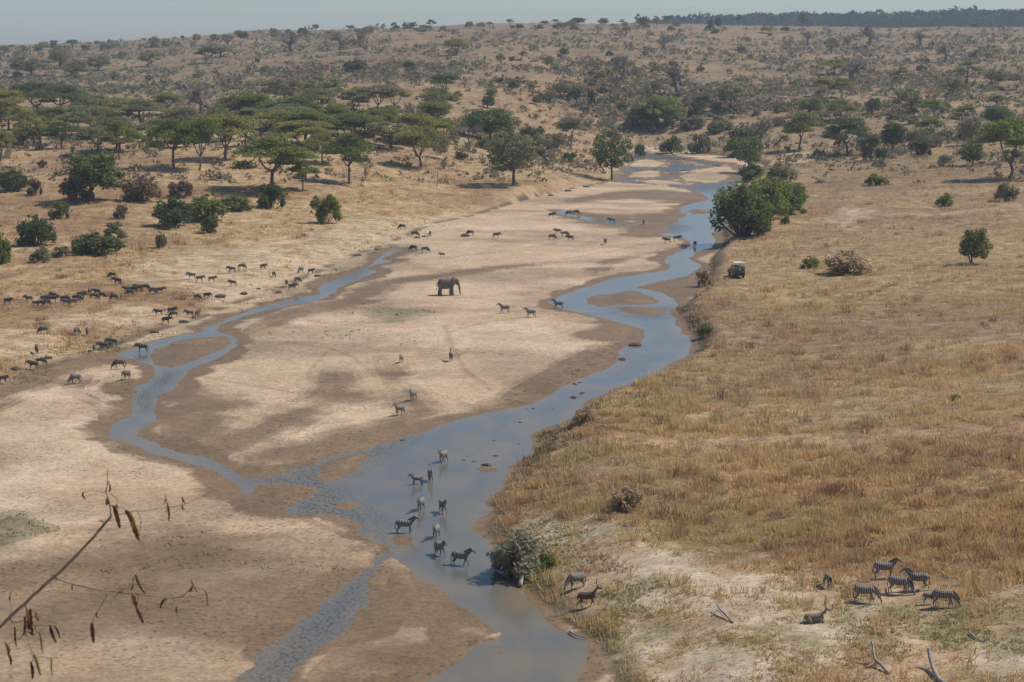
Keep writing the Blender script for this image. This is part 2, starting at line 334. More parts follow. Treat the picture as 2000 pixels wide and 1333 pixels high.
class MBuild:
    """collects quads"""
    def __init__(s): s.v = []; s.f = []; s.n = 0
    def add(s, v, f):
        v = np.asarray(v, float).reshape(-1, 3); s.v.append(v); s.f.append(np.asarray(f, np.int64) + s.n); s.n += len(v)
    def tube(s, pts, rad, k=6, cap=True, flat=1.0):
        pts = np.asarray(pts, float); n = len(pts); rings = []
        t = np.gradient(pts, axis=0); t /= np.linalg.norm(t, axis=1, keepdims=True) + 1e-9
        ref = np.array([0.31, 0.95, 0.1]) if abs(t[0][2]) > 0.7 else np.array([0, 0, 1.0])
        for i in range(n):
            a = np.cross(ref, t[i]); a /= np.linalg.norm(a) + 1e-9; b = np.cross(t[i], a)
            r = rad[i] if np.ndim(rad[i]) else (rad[i], rad[i] * flat)
            th = np.arange(k) * 2 * math.pi / k
            rings.append(pts[i] + np.outer(np.cos(th), a) * r[0] + np.outer(np.sin(th), b) * r[1])
        v = np.concatenate(rings); f = []
        for i in range(n - 1):
            for j in range(k):
                f.append((i * k + j, i * k + (j + 1) % k, (i + 1) * k + (j + 1) % k, (i + 1) * k + j))
        if cap:
            v = np.concatenate([v, pts[:1], pts[-1:]]); c0 = n * k; c1 = c0 + 1
            for j in range(0, k, 2):
                f.append((c0, (j + 2) % k, (j + 1) % k, j))
                o = (n - 1) * k
                f.append((c1, o + j, o + (j + 1) % k, o + (j + 2) % k))
        s.add(v, f)
    def box(s, c, d, rot=None):
        v = np.array([(x, y, z) for x in (-.5, .5) for y in (-.5, .5) for z in (-.5, .5)]) * np.array(d)
        if rot is not None: v = v @ np.array(rot).T
        s.add(v + np.array(c), [(0, 1, 3, 2), (4, 6, 7, 5), (0, 4, 5, 1), (2, 3, 7, 6), (0, 2, 6, 4), (1, 5, 7, 3)])
    def mesh(s, name, **kw): return mesh_from(name, np.concatenate(s.v), np.concatenate(s.f), **kw)

def link(name, me, mat=None, parent=None):
    o = bpy.data.objects.new(name, me); C.objects.link(o)
    if mat is not None and me is not None and not me.materials: me.materials.append(mat)
    if parent is not None: o.parent = parent
    return o
def tag(o, label=None, cat=None, group=None, kind=None):
    if label: o['label'] = label
    if cat: o['category'] = cat
    if group: o['group'] = group
    if kind: o['kind'] = kind
    return o

# ------------------------------------------------------------------ materials
def newmat(name):
    m = bpy.data.materials.new(name); m.use_nodes = True; nt = m.node_tree
    return m, nt, nt.nodes['Principled BSDF']
def N(nt, t, **kw):
    n = nt.nodes.new(t)
    for k, v in kw.items(): setattr(n, k, v)
    return n

def mat_plain(name, c, rough=0.8, var=0.3, scale=3.0, c2=None, spec=0.3, metal=0.0, bump=0.0, each=0.0):
    m, nt, b = newmat(name)
    tc = N(nt, 'ShaderNodeTexCoord'); no = N(nt, 'ShaderNodeTexNoise'); no.inputs['Scale'].default_value = scale; no.inputs['Detail'].default_value = 5
    nt.links.new(tc.outputs['Object'], no.inputs['Vector'])
    mx = N(nt, 'ShaderNodeMix', data_type='RGBA'); c2 = c2 or tuple(x * (1 - var) for x in c)
    mx.inputs[6].default_value = (*c2, 1); mx.inputs[7].default_value = (*c, 1)
    cr = N(nt, 'ShaderNodeMapRange'); cr.inputs[1].default_value = 0.35; cr.inputs[2].default_value = 0.65
    nt.links.new(no.outputs[0], cr.inputs[0]); nt.links.new(cr.outputs[0], mx.inputs[0]); nt.links.new(mx.outputs[2], b.inputs['Base Color'])
    if each:
        oi = N(nt, 'ShaderNodeObjectInfo'); er = N(nt, 'ShaderNodeMapRange'); er.inputs[3].default_value = 1 - each; er.inputs[4].default_value = 1 + each
        vs = N(nt, 'ShaderNodeVectorMath', operation='SCALE'); nt.links.new(oi.outputs['Random'], er.inputs[0]); nt.links.new(er.outputs[0], vs.inputs['Scale']); nt.links.new(mx.outputs[2], vs.inputs[0]); nt.links.new(vs.outputs[0], b.inputs['Base Color'])
    b.inputs['Roughness'].default_value = rough; b.inputs['Specular IOR Level'].default_value = spec; b.inputs['Metallic'].default_value = metal
    if bump:
        bp = N(nt, 'ShaderNodeBump'); bp.inputs['Strength'].default_value = bump; bp.inputs['Distance'].default_value = 0.02
        nt.links.new(no.outputs[0], bp.inputs['Height']); nt.links.new(bp.outputs[0], b.inputs['Normal'])
    return m

def mat_ground():
    m, nt, b = newmat('ground')
    at = N(nt, 'ShaderNodeAttribute', attribute_name='tint'); we = N(nt, 'ShaderNodeAttribute', attribute_name='wet')
    ve = N(nt, 'ShaderNodeAttribute', attribute_name='veg')
    ge = N(nt, 'ShaderNodeNewGeometry')
    n1 = N(nt, 'ShaderNodeTexNoise'); n1.inputs['Scale'].default_value = 1.4; n1.inputs['Detail'].default_value = 8; n1.inputs['Roughness'].default_value = 0.65
    mp = N(nt, 'ShaderNodeMapping'); mp.inputs['Scale'].default_value = (0.8, 1, 1); mp.inputs['Rotation'].default_value = (0, 0, 0.3)
    nt.links.new(ge.outputs['Position'], mp.inputs[0]); nt.links.new(mp.outputs[0], n1.inputs['Vector'])
    n2 = N(nt, 'ShaderNodeTexNoise'); n2.inputs['Scale'].default_value = 0.11; n2.inputs['Detail'].default_value = 9; n2.inputs['Roughness'].default_value = 0.72
    nt.links.new(mp.outputs[0], n2.inputs['Vector'])
    n9 = N(nt, 'ShaderNodeTexNoise'); n9.inputs['Scale'].default_value = 3.2; n9.inputs['Detail'].default_value = 3; nt.links.new(ge.outputs['Position'], n9.inputs['Vector'])
    r9 = N(nt, 'ShaderNodeMapRange'); r9.inputs[1].default_value = 0.34; r9.inputs[2].default_value = 0.60; r9.inputs[3].default_value = 0.80; r9.inputs[4].default_value = 1.10; nt.links.new(n9.outputs[0], r9.inputs[0])
    # hoof prints: small cells pocking the sand
    vo = N(nt, 'ShaderNodeTexVoronoi'); vo.inputs['Scale'].default_value = 1.35; nt.links.new(ge.outputs['Position'], vo.inputs['Vector'])
    vr = N(nt, 'ShaderNodeMapRange'); vr.inputs[1].default_value = 0.12; vr.inputs[2].default_value = 0.34; vr.inputs[3].default_value = 0.50; vr.inputs[4].default_value = 1.0
    nt.links.new(vo.outputs['Distance'], vr.inputs[0])
    n3 = N(nt, 'ShaderNodeTexNoise'); n3.inputs['Scale'].default_value = 0.06; n3.inputs['Detail'].default_value = 3; nt.links.new(ge.outputs['Position'], n3.inputs['Vector'])
    n3r = N(nt, 'ShaderNodeMapRange'); n3r.inputs[1].default_value = 0.40; n3r.inputs[2].default_value = 0.58; nt.links.new(n3.outputs[0], n3r.inputs[0])
    pm = N(nt, 'ShaderNodeMix', data_type='FLOAT'); pm.inputs[2].default_value = 1.0
    nt.links.new(n3r.outputs[0], pm.inputs[0]); nt.links.new(vr.outputs[0], pm.inputs[3])
    r1 = N(nt, 'ShaderNodeMapRange'); r1.inputs[1].default_value = 0.3; r1.inputs[2].default_value = 0.7; r1.inputs[3].default_value = 0.78; r1.inputs[4].default_value = 1.18
    nt.links.new(n1.outputs[0], r1.inputs[0])
    r2 = N(nt, 'ShaderNodeMapRange'); r2.inputs[1].default_value = 0.3; r2.inputs[2].default_value = 0.7; r2.inputs[3].default_value = 0.82; r2.inputs[4].default_value = 1.15
    nt.links.new(n2.outputs[0], r2.inputs[0])
    m1 = N(nt, 'ShaderNodeMath', operation='MULTIPLY'); m2 = N(nt, 'ShaderNodeMath', operation='MULTIPLY')
    nt.links.new(r1.outputs[0], m1.inputs[0]); nt.links.new(r2.outputs[0], m1.inputs[1])
    m9 = N(nt, 'ShaderNodeMath', operation='MULTIPLY'); nt.links.new(m1.outputs[0], m9.inputs[0]); nt.links.new(r9.outputs[0], m9.inputs[1]); nt.links.new(m9.outputs[0], m2.inputs[0]); nt.links.new(pm.outputs[0], m2.inputs[1])
    vm = N(nt, 'ShaderNodeVectorMath', operation='SCALE'); nt.links.new(at.outputs['Color'], vm.inputs[0]); nt.links.new(m2.outputs[0], vm.inputs['Scale'])
    # rough, tussocky vegetated land
    na = N(nt, 'ShaderNodeTexNoise'); na.inputs['Scale'].default_value = 0.33; na.inputs['Detail'].default_value = 7; na.inputs['Roughness'].default_value = 0.68; nt.links.new(ge.outputs['Position'], na.inputs['Vector'])
    ra = N(nt, 'ShaderNodeMapRange'); ra.inputs[1].default_value = 0.40; ra.inputs[2].default_value = 0.58; nt.links.new(na.outputs[0], ra.inputs[0])
    ca = N(nt, 'ShaderNodeMix', data_type='RGBA'); ca.inputs[6].default_value = (0.66, 0.61, 0.56, 1); ca.inputs[7].default_value = (1.12, 1.12, 1.08, 1); nt.links.new(ra.outputs[0], ca.inputs[0])
    cb = N(nt, 'ShaderNodeMix', data_type='RGBA'); cb.inputs[6].default_value = (1, 1, 1, 1); nt.links.new(ve.outputs['Fac'], cb.inputs[0]); nt.links.new(ca.outputs[2], cb.inputs[7])
    cm_ = N(nt, 'ShaderNodeMix', data_type='RGBA', blend_type='MULTIPLY'); cm_.inputs[0].default_value = 1.0; nt.links.new(vm.outputs[0], cm_.inputs[6]); nt.links.new(cb.outputs[2], cm_.inputs[7])
    nt.links.new(cm_.outputs[2], b.inputs['Base Color'])
    rr = N(nt, 'ShaderNodeMapRange'); rr.inputs[3].default_value = 0.95; rr.inputs[4].default_value = 0.55; nt.links.new(we.outputs['Fac'], rr.inputs[0])
    nt.links.new(rr.outputs[0], b.inputs['Roughness']); b.inputs['Specular IOR Level'].default_value = 0.25
    bp = N(nt, 'ShaderNodeBump'); bp.inputs['Strength'].default_value = 0.6; bp.inputs['Distance'].default_value = 0.22
    hs = N(nt, 'ShaderNodeMath', operation='ADD'); nt.links.new(n1.outputs[0], hs.inputs[0]); 
    hv = N(nt, 'ShaderNodeMath', operation='MULTIPLY'); hv.inputs[1].default_value = 0.6; nt.links.new(pm.outputs[0], hv.inputs[0]); nt.links.new(hv.outputs[0], hs.inputs[1])
    nt.links.new(hs.outputs[0], bp.inputs['Height']); nt.links.new(bp.outputs[0], b.inputs['Normal'])
    return m

def mat_water():
    m, nt, b = newmat('river_water')
    ge = N(nt, 'ShaderNodeNewGeometry')
    no = N(nt, 'ShaderNodeTexNoise'); no.inputs['Scale'].default_value = 0.16; no.inputs['Detail'].default_value = 6
    mp = N(nt, 'ShaderNodeMapping'); mp.inputs['Scale'].default_value = (1.6, 0.8, 1); mp.inputs['Rotation'].default_value = (0, 0, 0.5)
    nt.links.new(ge.outputs['Position'], mp.inputs[0]); nt.links.new(mp.outputs[0], no.inputs['Vector'])
    sh = N(nt, 'ShaderNodeAttribute', attribute_name='shallow'); ri = N(nt, 'ShaderNodeAttribute', attribute_name='riffle')
    a = N(nt, 'ShaderNodeMath', operation='ADD'); nt.links.new(sh.outputs['Fac'], a.inputs[0])
    r = N(nt, 'ShaderNodeMapRange'); r.inputs[1].default_value = 0.45; r.inputs[2].default_value = 0.62; r.inputs[4].default_value = 0.7; nt.links.new(no.outputs[0], r.inputs[0])
    nt.links.new(r.outputs[0], a.inputs[1]); a.use_clamp = True
    mx = N(nt, 'ShaderNodeMix', data_type='RGBA'); mx.inputs[6].default_value = (0.138, 0.132, 0.116, 1); mx.inputs[7].default_value = (0.20, 0.16, 0.105, 1)
    nt.links.new(a.outputs[0], mx.inputs[0])
    # stones and ripples of the riffles
    n5 = N(nt, 'ShaderNodeTexNoise'); n5.inputs['Scale'].default_value = 2.1; n5.inputs['Detail'].default_value = 5; nt.links.new(mp.outputs[0], n5.inputs['Vector'])
    r5 = N(nt, 'ShaderNodeMapRange'); r5.inputs[1].default_value = 0.44; r5.inputs[2].default_value = 0.66; nt.links.new(n5.outputs[0], r5.inputs[0])
    m5 = N(nt, 'ShaderNodeMath', operation='MULTIPLY'); nt.links.new(r5.outputs[0], m5.inputs[0]); nt.links.new(ri.outputs['Fac'], m5.inputs[1])
    mx2 = N(nt, 'ShaderNodeMix', data_type='RGBA'); mx2.inputs[7].default_value = (0.05, 0.05, 0.04, 1)
    nt.links.new(m5.outputs[0], mx2.inputs[0]); nt.links.new(mx.outputs[2], mx2.inputs[6]); nt.links.new(mx2.outputs[2], b.inputs['Base Color'])
    rg = N(nt, 'ShaderNodeMapRange'); rg.inputs[3].default_value = 0.13; rg.inputs[4].default_value = 0.3; nt.links.new(ri.outputs['Fac'], rg.inputs[0]); nt.links.new(rg.outputs[0], b.inputs['Roughness'])
    b.inputs['IOR'].default_value = 1.33; b.inputs['Specular IOR Level'].default_value = 0.27
    n2 = N(nt, 'ShaderNodeTexNoise'); n2.inputs['Scale'].default_value = 2.2; n2.inputs['Detail'].default_value = 4; nt.links.new(mp.outputs[0], n2.inputs['Vector'])
    bp = N(nt, 'ShaderNodeBump'); bp.inputs['Distance'].default_value = 0.02
    bs = N(nt, 'ShaderNodeMapRange'); bs.inputs[3].default_value = 0.30; bs.inputs[4].default_value = 0.6; nt.links.new(ri.outputs['Fac'], bs.inputs[0]); nt.links.new(bs.outputs[0], bp.inputs['Strength'])
    nt.links.new(n2.outputs[0], bp.inputs['Height']); nt.links.new(bp.outputs[0], b.inputs['Normal'])
    return m

def mat_leaf(name, c, c2, trans=0.5, vary=0.35):
    m, nt, b = newmat(name)
    oi = N(nt, 'ShaderNodeObjectInfo'); at = N(nt, 'ShaderNodeAttribute', attribute_name='tint')
    mx = N(nt, 'ShaderNodeMix', data_type='RGBA'); mx.inputs[6].default_value = (*c, 1); mx.inputs[7].default_value = (*c2, 1)
    nt.links.new(oi.outputs['Random'], mx.inputs[0])
    mu = N(nt, 'ShaderNodeMix', data_type='RGBA', blend_type='MULTIPLY'); mu.inputs[0].default_value = 1.0
    nt.links.new(mx.outputs[2], mu.inputs[6]); nt.links.new(at.outputs['Color'], mu.inputs[7])
    nt.links.new(mu.outputs[2], b.inputs['Base Color']); b.inputs['Roughness'].default_value = 0.85; b.inputs['Specular IOR Level'].default_value = 0.15
    tr = N(nt, 'ShaderNodeBsdfTranslucent'); nt.links.new(mu.outputs[2], tr.inputs[0])
    ms = N(nt, 'ShaderNodeMixShader'); ms.inputs[0].default_value = trans
    out = [n for n in nt.nodes if n.type == 'OUTPUT_MATERIAL'][0]
    nt.links.new(b.outputs[0], ms.inputs[1]); nt.links.new(tr.outputs[0], ms.inputs[2]); nt.links.new(ms.outputs[0], out.inputs[0])
    return m

def mat_tint(name, trans=0.35):
    m, nt, b = newmat(name)
    at = N(nt, 'ShaderNodeAttribute', attribute_name='tint')
    nt.links.new(at.outputs['Color'], b.inputs['Base Color']); b.inputs['Roughness'].default_value = 0.9; b.inputs['Specular IOR Level'].default_value = 0.1
    tr = N(nt, 'ShaderNodeBsdfTranslucent'); nt.links.new(at.outputs['Color'], tr.inputs[0])
    ms = N(nt, 'ShaderNodeMixShader'); ms.inputs[0].default_value = trans
    out = [n for n in nt.nodes if n.type == 'OUTPUT_MATERIAL'][0]
    nt.links.new(b.outputs[0], ms.inputs[1]); nt.links.new(tr.outputs[0], ms.inputs[2]); nt.links.new(ms.outputs[0], out.inputs[0])
    return m

M_ground = mat_ground(); M_water = mat_water()
M_bark = mat_plain('bark', (0.16, 0.13, 0.10), 0.9, 0.4, 4)
M_greybark = mat_plain('grey_bark', (0.23, 0.20, 0.18), 0.9, 0.35, 3)
M_drift = mat_plain('driftwood', (0.42, 0.37, 0.31), 0.85, 0.45, 5, bump=0.4)
M_leaf = {
 'olive': mat_leaf('olive_leaves', (0.267, 0.278, 0.083), (0.376, 0.343, 0.113)),
 'green': mat_leaf('green_leaves', (0.223, 0.265, 0.070), (0.299, 0.324, 0.085)),
 'dark': mat_leaf('dark_leaves', (0.128, 0.161, 0.063), (0.188, 0.230, 0.078)),
 'grey': mat_leaf('grey_green_leaves', (0.255, 0.258, 0.141), (0.359, 0.327, 0.188)),
 'yellow': mat_leaf('yellow_green_leaves', (0.202, 0.240, 0.078), (0.232, 0.264, 0.093)),
 'pale': mat_leaf('pale_dry_leaves', (0.38, 0.37, 0.28), (0.40, 0.38, 0.29)),
 'rust': mat_leaf('rusty_dry_leaves', (0.62, 0.48, 0.32), (0.64, 0.50, 0.34)),
 'brown': mat_leaf('dry_leaves', (0.31, 0.215, 0.15), (0.27, 0.205, 0.14)),
 'twig': mat_leaf('grey_twigs', (0.240, 0.202, 0.172), (0.300, 0.245, 0.207), 0.05),
}
M_grass = mat_tint('dry_grass')

# ------------------------------------------------------------------ ground and water
verts = np.stack([XX, YY, Z], -1)
jj, ii = np.meshgrid(np.arange(NR - 1), np.arange(NC - 1), indexing='ij')
base = (jj * NC + ii)
faces = np.stack([base, base + 1, base + NC + 1, base + NC], -1).reshape(-1, 4)
wetv = wet * sstep(3, 0, sbed)
gme = mesh_from('ground', verts, faces, smooth=True, vcol=col, vfl={'wet': wetv, 'veg': gr * (1 - terrace * .6) * (YY > 92)})
tag(link('ground', gme, M_ground), kind='structure')
# water: a level sheet under the whole bed, shown wherever the bed dips below it
rsel = np.where((ROW > 92) & (ROW < 775))[0][::3]; csel = np.arange(15, NC - 15, 3)
wx = XX[np.ix_(rsel, csel)]; wy = YY[np.ix_(rsel, csel)]; wsb = sbed[np.ix_(rsel, csel)]; wsw = sw[np.ix_(rsel, csel)]
n1, n2 = wx.shape
keep = ((wsb < 3) & (wsw < 3))
kf = keep[:-1, :-1] & keep[1:, :-1] & keep[:-1, 1:] & keep[1:, 1:]
jj, ii = np.where(kf); bse = jj * n2 + ii
wf = np.stack([bse, bse + 1, bse + n2 + 1, bse + n2], -1)
riff = np.zeros_like(wx)
for pts, s in [([(480,925),(520,930),(640,893),(760,862),(820,850),(740,900),(690,930),(660,950),(720,1000),(755,1062),(690,1025),(560,1005),(600,960),(520,955)], 1.5),
               ([(755,1070),(700,1195),(560,1340),(420,1400),(540,1255),(660,1150)], 2.5), ([(1190,597),(1240,600),(1310,603),(1300,622),(1230,618)], 2),
               ([(258,770),(310,765),(305,800),(262,805)], 1), ([(300,735),(350,728),(340,752),(290,750)], 1), ([(1205,350),(1215,300),(1300,296),(1450,315),(1440,350),(1380,375),(1300,368)], 4), ([(1280,430),(1330,440),(1345,445),(1300,455)], 3)]:
    d_ = sdf(wx, wy, W(pts), 30); riff = np.maximum(riff, sstep(s, -s, d_))
shal = sstep(-2.6, 0.2, wsw) * 0.55
for pts in [[(880,880),(960,865),(1020,870),(1000,900),(920,912),(880,905)], [(1000,830),(1060,815),(1080,825),(1010,840)], [(950,1250),(1000,1240),(1000,1333),(850,1333)]]:
    shal = np.maximum(shal, sstep(2, -2, sdf(wx, wy, W(pts), 30)) * 0.6)
wme = mesh_from('river', np.stack([wx, wy, np.zeros_like(wx)], -1), wf, smooth=True, vfl={'shallow': shal, 'riffle': riff})
tag(link('river_water', wme, M_water), kind='structure')

# ------------------------------------------------------------------ placing things on the ground from a point in the photo
def place_many(px, py):
    px = np.atleast_1d(np.asarray(px, float)); py = np.atleast_1d(np.asarray(py, float))
    out = np.full((len(px), 3), np.nan)
    r0 = np.searchsorted(ROW, 100); rr = ROW[r0:]
    for s in range(0, len(px), 4000):
        a, dy, dz = raydir(px[s:s + 4000], py[s:s + 4000]); u = a / dy
        ci = np.clip(np.searchsorted(COL, u) - 1, 0, NC - 2); t = ((u - COL[ci]) / (COL[ci + 1] - COL[ci]))
        zc = Z[r0:, ci] * (1 - t) + Z[r0:, ci + 1] * t
        rz_ = CZ + np.outer(rr, dz / dy)
        hit = zc > rz_
        j = hit.argmax(0); ok = hit.any(0) & (j > 0); j = np.maximum(j, 1)
        k = np.arange(len(u)); d1 = rz_[j - 1, k] - zc[j - 1, k]; d2 = zc[j, k] - rz_[j, k]
        f = d1 / (d1 + d2 + 1e-9); yy = rr[j - 1] * (1 - f) + rr[j] * f
        z = zc[j - 1, k] * (1 - f) + zc[j, k] * f
        o = np.stack([u * yy, yy, z], -1); o[~ok] = np.nan; out[s:s + 4000] = o
    return out
def place(px, py):
    p = place_many([px], [py])[0]
    if np.isnan(p[0]):
        for k in range(1, 60):
            p = place_many([px], [py + k])[0]
            if not np.isnan(p[0]): break
    return p
def scale_at(p):     # photo pixels per metre
    return F / (p[1] * cp - (p[2] - CZ) * sp)
def grid_at(arr, x, y):
    u = x / np.maximum(y, 45)
    ci = np.clip(np.searchsorted(COL, u) - 1, 0, NC - 2); ri = np.clip(np.searchsorted(ROW, y) - 1, 0, NR - 2)
    tc = (u - COL[ci]) / (COL[ci + 1] - COL[ci]); tr = (y - ROW[ri]) / (ROW[ri + 1] - ROW[ri])
    return (arr[ri, ci] * (1 - tc) + arr[ri, ci + 1] * tc) * (1 - tr) + (arr[ri + 1, ci] * (1 - tc) + arr[ri + 1, ci + 1] * tc) * tr

# ------------------------------------------------------------------ vegetation builders (unit trees, reused by copies)
def rdirs(rng, n):
    v = rng.normal(size=(n, 3)); return v / np.linalg.norm(v, axis=1, keepdims=True)
def leaf_quads(rng, cen, size, flat=0.55, nb=None):
    n = len(cen); nrm = rdirs(rng, n); nrm[:, 2] = nrm[:, 2] * (1 - flat) + flat * np.sign(nrm[:, 2] + 1e-6)
    nrm /= np.linalg.norm(nrm, axis=1, keepdims=True)
    a = np.cross(nrm, rdirs(rng, n)); a /= np.linalg.norm(a, axis=1, keepdims=True) + 1e-9; b = np.cross(nrm, a)
    s = size * rng.uniform(0.55, 1.35, (n, 1)); s2 = s * rng.uniform(0.35, 0.9, (n, 1))
    v = np.stack([cen - a * s, cen - b * s2 + a * s * 0.2, cen + a * s, cen + b * s2 - a * s * 0.15], 1)
    f = np.arange(n * 4).reshape(n, 4); return v.reshape(-1, 3), f
def crown_mesh(name, rng, blobs, nleaf, size, flat=0.55, bottom=0.35, shell=0.35):
    """blobs: (x,y,z,rx,ry,rz). leaves gather near each blob's outside, sparser underneath"""
    bl = np.array(blobs); area = bl[:, 3] * bl[:, 4] + bl[:, 5] * (bl[:, 3] + bl[:, 4]); area /= area.sum()
    bi = rng.choice(len(bl), nleaf, p=area); d = rdirs(rng, nleaf)
    d[:, 2] = np.where(d[:, 2] < 0, d[:, 2] * bottom, d[:, 2])
    r = rng.uniform(shell, 1.0, nleaf) ** 0.7; r = r * rng.uniform(0.86, 1.12, nleaf)
    lump = 0.85 + 0.3 * vnoise(d[:, 0] * 3 + bi * 5, d[:, 1] * 3 + d[:, 2] * 2, 5)
    p = bl[bi, :3] + d * bl[bi, 3:] * (r * lump)[:, None]
    v, f = leaf_quads(rng, p, size, flat)
    tn = (0.70 + 0.30 * vnoise(p[:, 0] * 1.1, p[:, 1] * 1.1 + p[:, 2], 3) + rng.uniform(-0.18, 0.22, nleaf) + rng.uniform(-.12, .12, len(bl))[bi])
    fc = np.stack([tn * 1.02, tn, tn * 0.95], -1)
    return mesh_from(name, v, f, fcol=fc)
def bent(p0, p1, n, amp, rng, up=0.0):
    p0 = np.array(p0, float); p1 = np.array(p1, float); t = np.linspace(0, 1, n)[:, None]
    off = rng.normal(size=3) * amp
    return p0 * (1 - t) + p1 * t + np.sin(t * math.pi) * off + np.array([0, 0, 1]) * up * np.sin(t * math.pi) 

def acacia(seed, H=12.0, Wd=18.0, npad=20, lean=0.0, fork=0.24, nleaf=9500, dome=0.38, size=0.30):
    rng = np.random.default_rng(seed); tb = MBuild(); R0 = Wd / 2
    pads = []
    for k in range(npad):
        a = k * 2.399 + rng.uniform(-.4, .4); r = R0 * math.sqrt((k + 0.4) / npad) * 0.80
        z = H * (0.92 - dome * (r / R0) ** 2 - rng.uniform(0, 0.26))
        s = Wd * rng.uniform(0.14, 0.23)
        pads.append((lean * H * .4 + r * math.cos(a), r * math.sin(a), z, s, s * rng.uniform(0.8, 1.1), H * rng.uniform(0.09, 0.15)))
    fk = np.array([lean * H * 0.3, rng.uniform(-.3, .3), H * fork])
    tr = bent((0, 0, -0.5), fk, 6, 0.25, rng)
    rb = H * 0.033
    tb.tube(tr, np.linspace(rb * 1.15, rb * 0.85, 6), 8)
    limbs = rng.integers(3, 5); ang = np.array([math.atan2(p[1], p[0]) for p in pads])
    for l in range(limbs):
        a = -math.pi + (l + 0.5) * 2 * math.pi / limbs + rng.uniform(-.3, .3)
        rr = R0 * rng.uniform(0.28, 0.42)
        mid = fk + np.array([math.cos(a) * rr, math.sin(a) * rr, H * (0.80 - fork) * rng.uniform(0.62, 0.8)])
        tb.tube(bent(fk, mid, 6, 0.5, rng, -H * 0.05), np.linspace(rb * 0.62, rb * 0.36, 6), 6)
        for k, p in enumerate(pads):
            if abs((ang[k] - a + math.pi) % (2 * math.pi) - math.pi) < math.pi / limbs + 0.05:
                tb.tube(bent(mid, (p[0], p[1], p[2] - p[5] * .2), 5, 0.3, rng, -H * 0.03), np.linspace(rb * 0.34, rb * 0.10, 5), 4)
                for q in range(2):
                    e = np.array(p[:3]) + np.array([rng.uniform(-.7, .7) * p[3], rng.uniform(-.7, .7) * p[4], 0])
                    tb.tube(bent((p[0] * .6 + mid[0] * .4, p[1] * .6 + mid[1] * .4, p[2] * .6 + mid[2] * .4), e, 3, 0.1, rng), [rb * .15, rb * .1, rb * .05], 4, False)
    return tb.mesh('acacia_trunk', smooth=True), crown_mesh('acacia_crown', rng, pads, nleaf, size, 0.7, 0.25)

def broad(seed, H=10.0, Wd=11.0, nb=22, nleaf=5200, size=0.26, low=0.30, trunks=1, loose=0.0):
    rng = np.random.default_rng(seed); tb = MBuild(); bl = []
    for k in range(nb):
        u = rng.uniform(0, 1); a = k * 2.399
        zz = low + (0.88 - low) * (k + .5) / nb; prof = math.sin(math.pi * min(0.98, 0.25 + 0.68 * (zz - low) / (1 - low)))
        r = Wd / 2 * prof * rng.uniform(0.35, 0.78)
        s = Wd * rng.uniform(0.10, 0.18)
        bl.append((r * math.cos(a), r * math.sin(a), zz * H, s, s, s * rng.uniform(0.6, 0.85)))
    rb = H * 0.028
    for t in range(trunks):
        ex = rng.uniform(-.3, .3) * (trunks > 1) * Wd; 
        top = np.array([ex * .7, rng.uniform(-.2, .2), H * 0.5])
        tb.tube(bent((ex * 0.25, 0, -0.4), top, 6, 0.2, rng), np.linspace(rb, rb * 0.6, 6), 7)
        for b in bl[t::max(1, trunks)]:
            st = np.array([ex * .45, 0, H * rng.uniform(0.22, 0.42)])
            tb.tube(bent(st, b[:3], 5, 0.3, rng), np.linspace(rb * 0.42, rb * 0.1, 5), 4)
    return tb.mesh('broad_trunk', smooth=True), crown_mesh('broad_crown', rng, bl, nleaf, size, 0.4, 0.7, 0.3 + loose)

def bush(seed, H=3.0, Wd=4.5, nb=16, nleaf=2800, size=0.15, droop=1.0):
    rng = np.random.default_rng(seed); bl = []; tb = MBuild()
    for k in range(nb):
        a = k * 2.399; r = Wd / 2 * math.sqrt((k + .3) / nb) * 0.78
        z = H * max(0.16, (0.80 - 0.42 * (r / (Wd / 2)) ** 2) * rng.uniform(0.28, 1.12))
        s = Wd * rng.uniform(0.08, 0.19)
        bl.append((r * math.cos(a), r * math.sin(a), z, s, s, min(z, H * rng.uniform(0.2, 0.30))))
        tb.tube(bent((r * .15 * math.cos(a), r * .15 * math.sin(a), -0.2), (r * math.cos(a), r * math.sin(a), z), 4, 0.1, rng), [H * .02, H * .016, H * .012, H * .006], 4)
    for k in range(14):     # stray shoots poking out
        a = rng.uniform(0, 6.28); r = Wd * rng.uniform(.15, .5); z = H * rng.uniform(.6, 1.12) * (1 - .5 * (r / Wd * 2) ** 2)
        e = (r * math.cos(a), r * math.sin(a), z); tb.tube(bent((e[0] * .4, e[1] * .4, z * .3), e, 4, .1, rng), [H * .008] * 4, 4); bl.append((*e, Wd * .04, Wd * .04, H * .05))
    return tb.mesh('bush_stem', smooth=True), crown_mesh('bush_foliage', rng, bl, nleaf, size, 0.3, 0.9, 0.2)

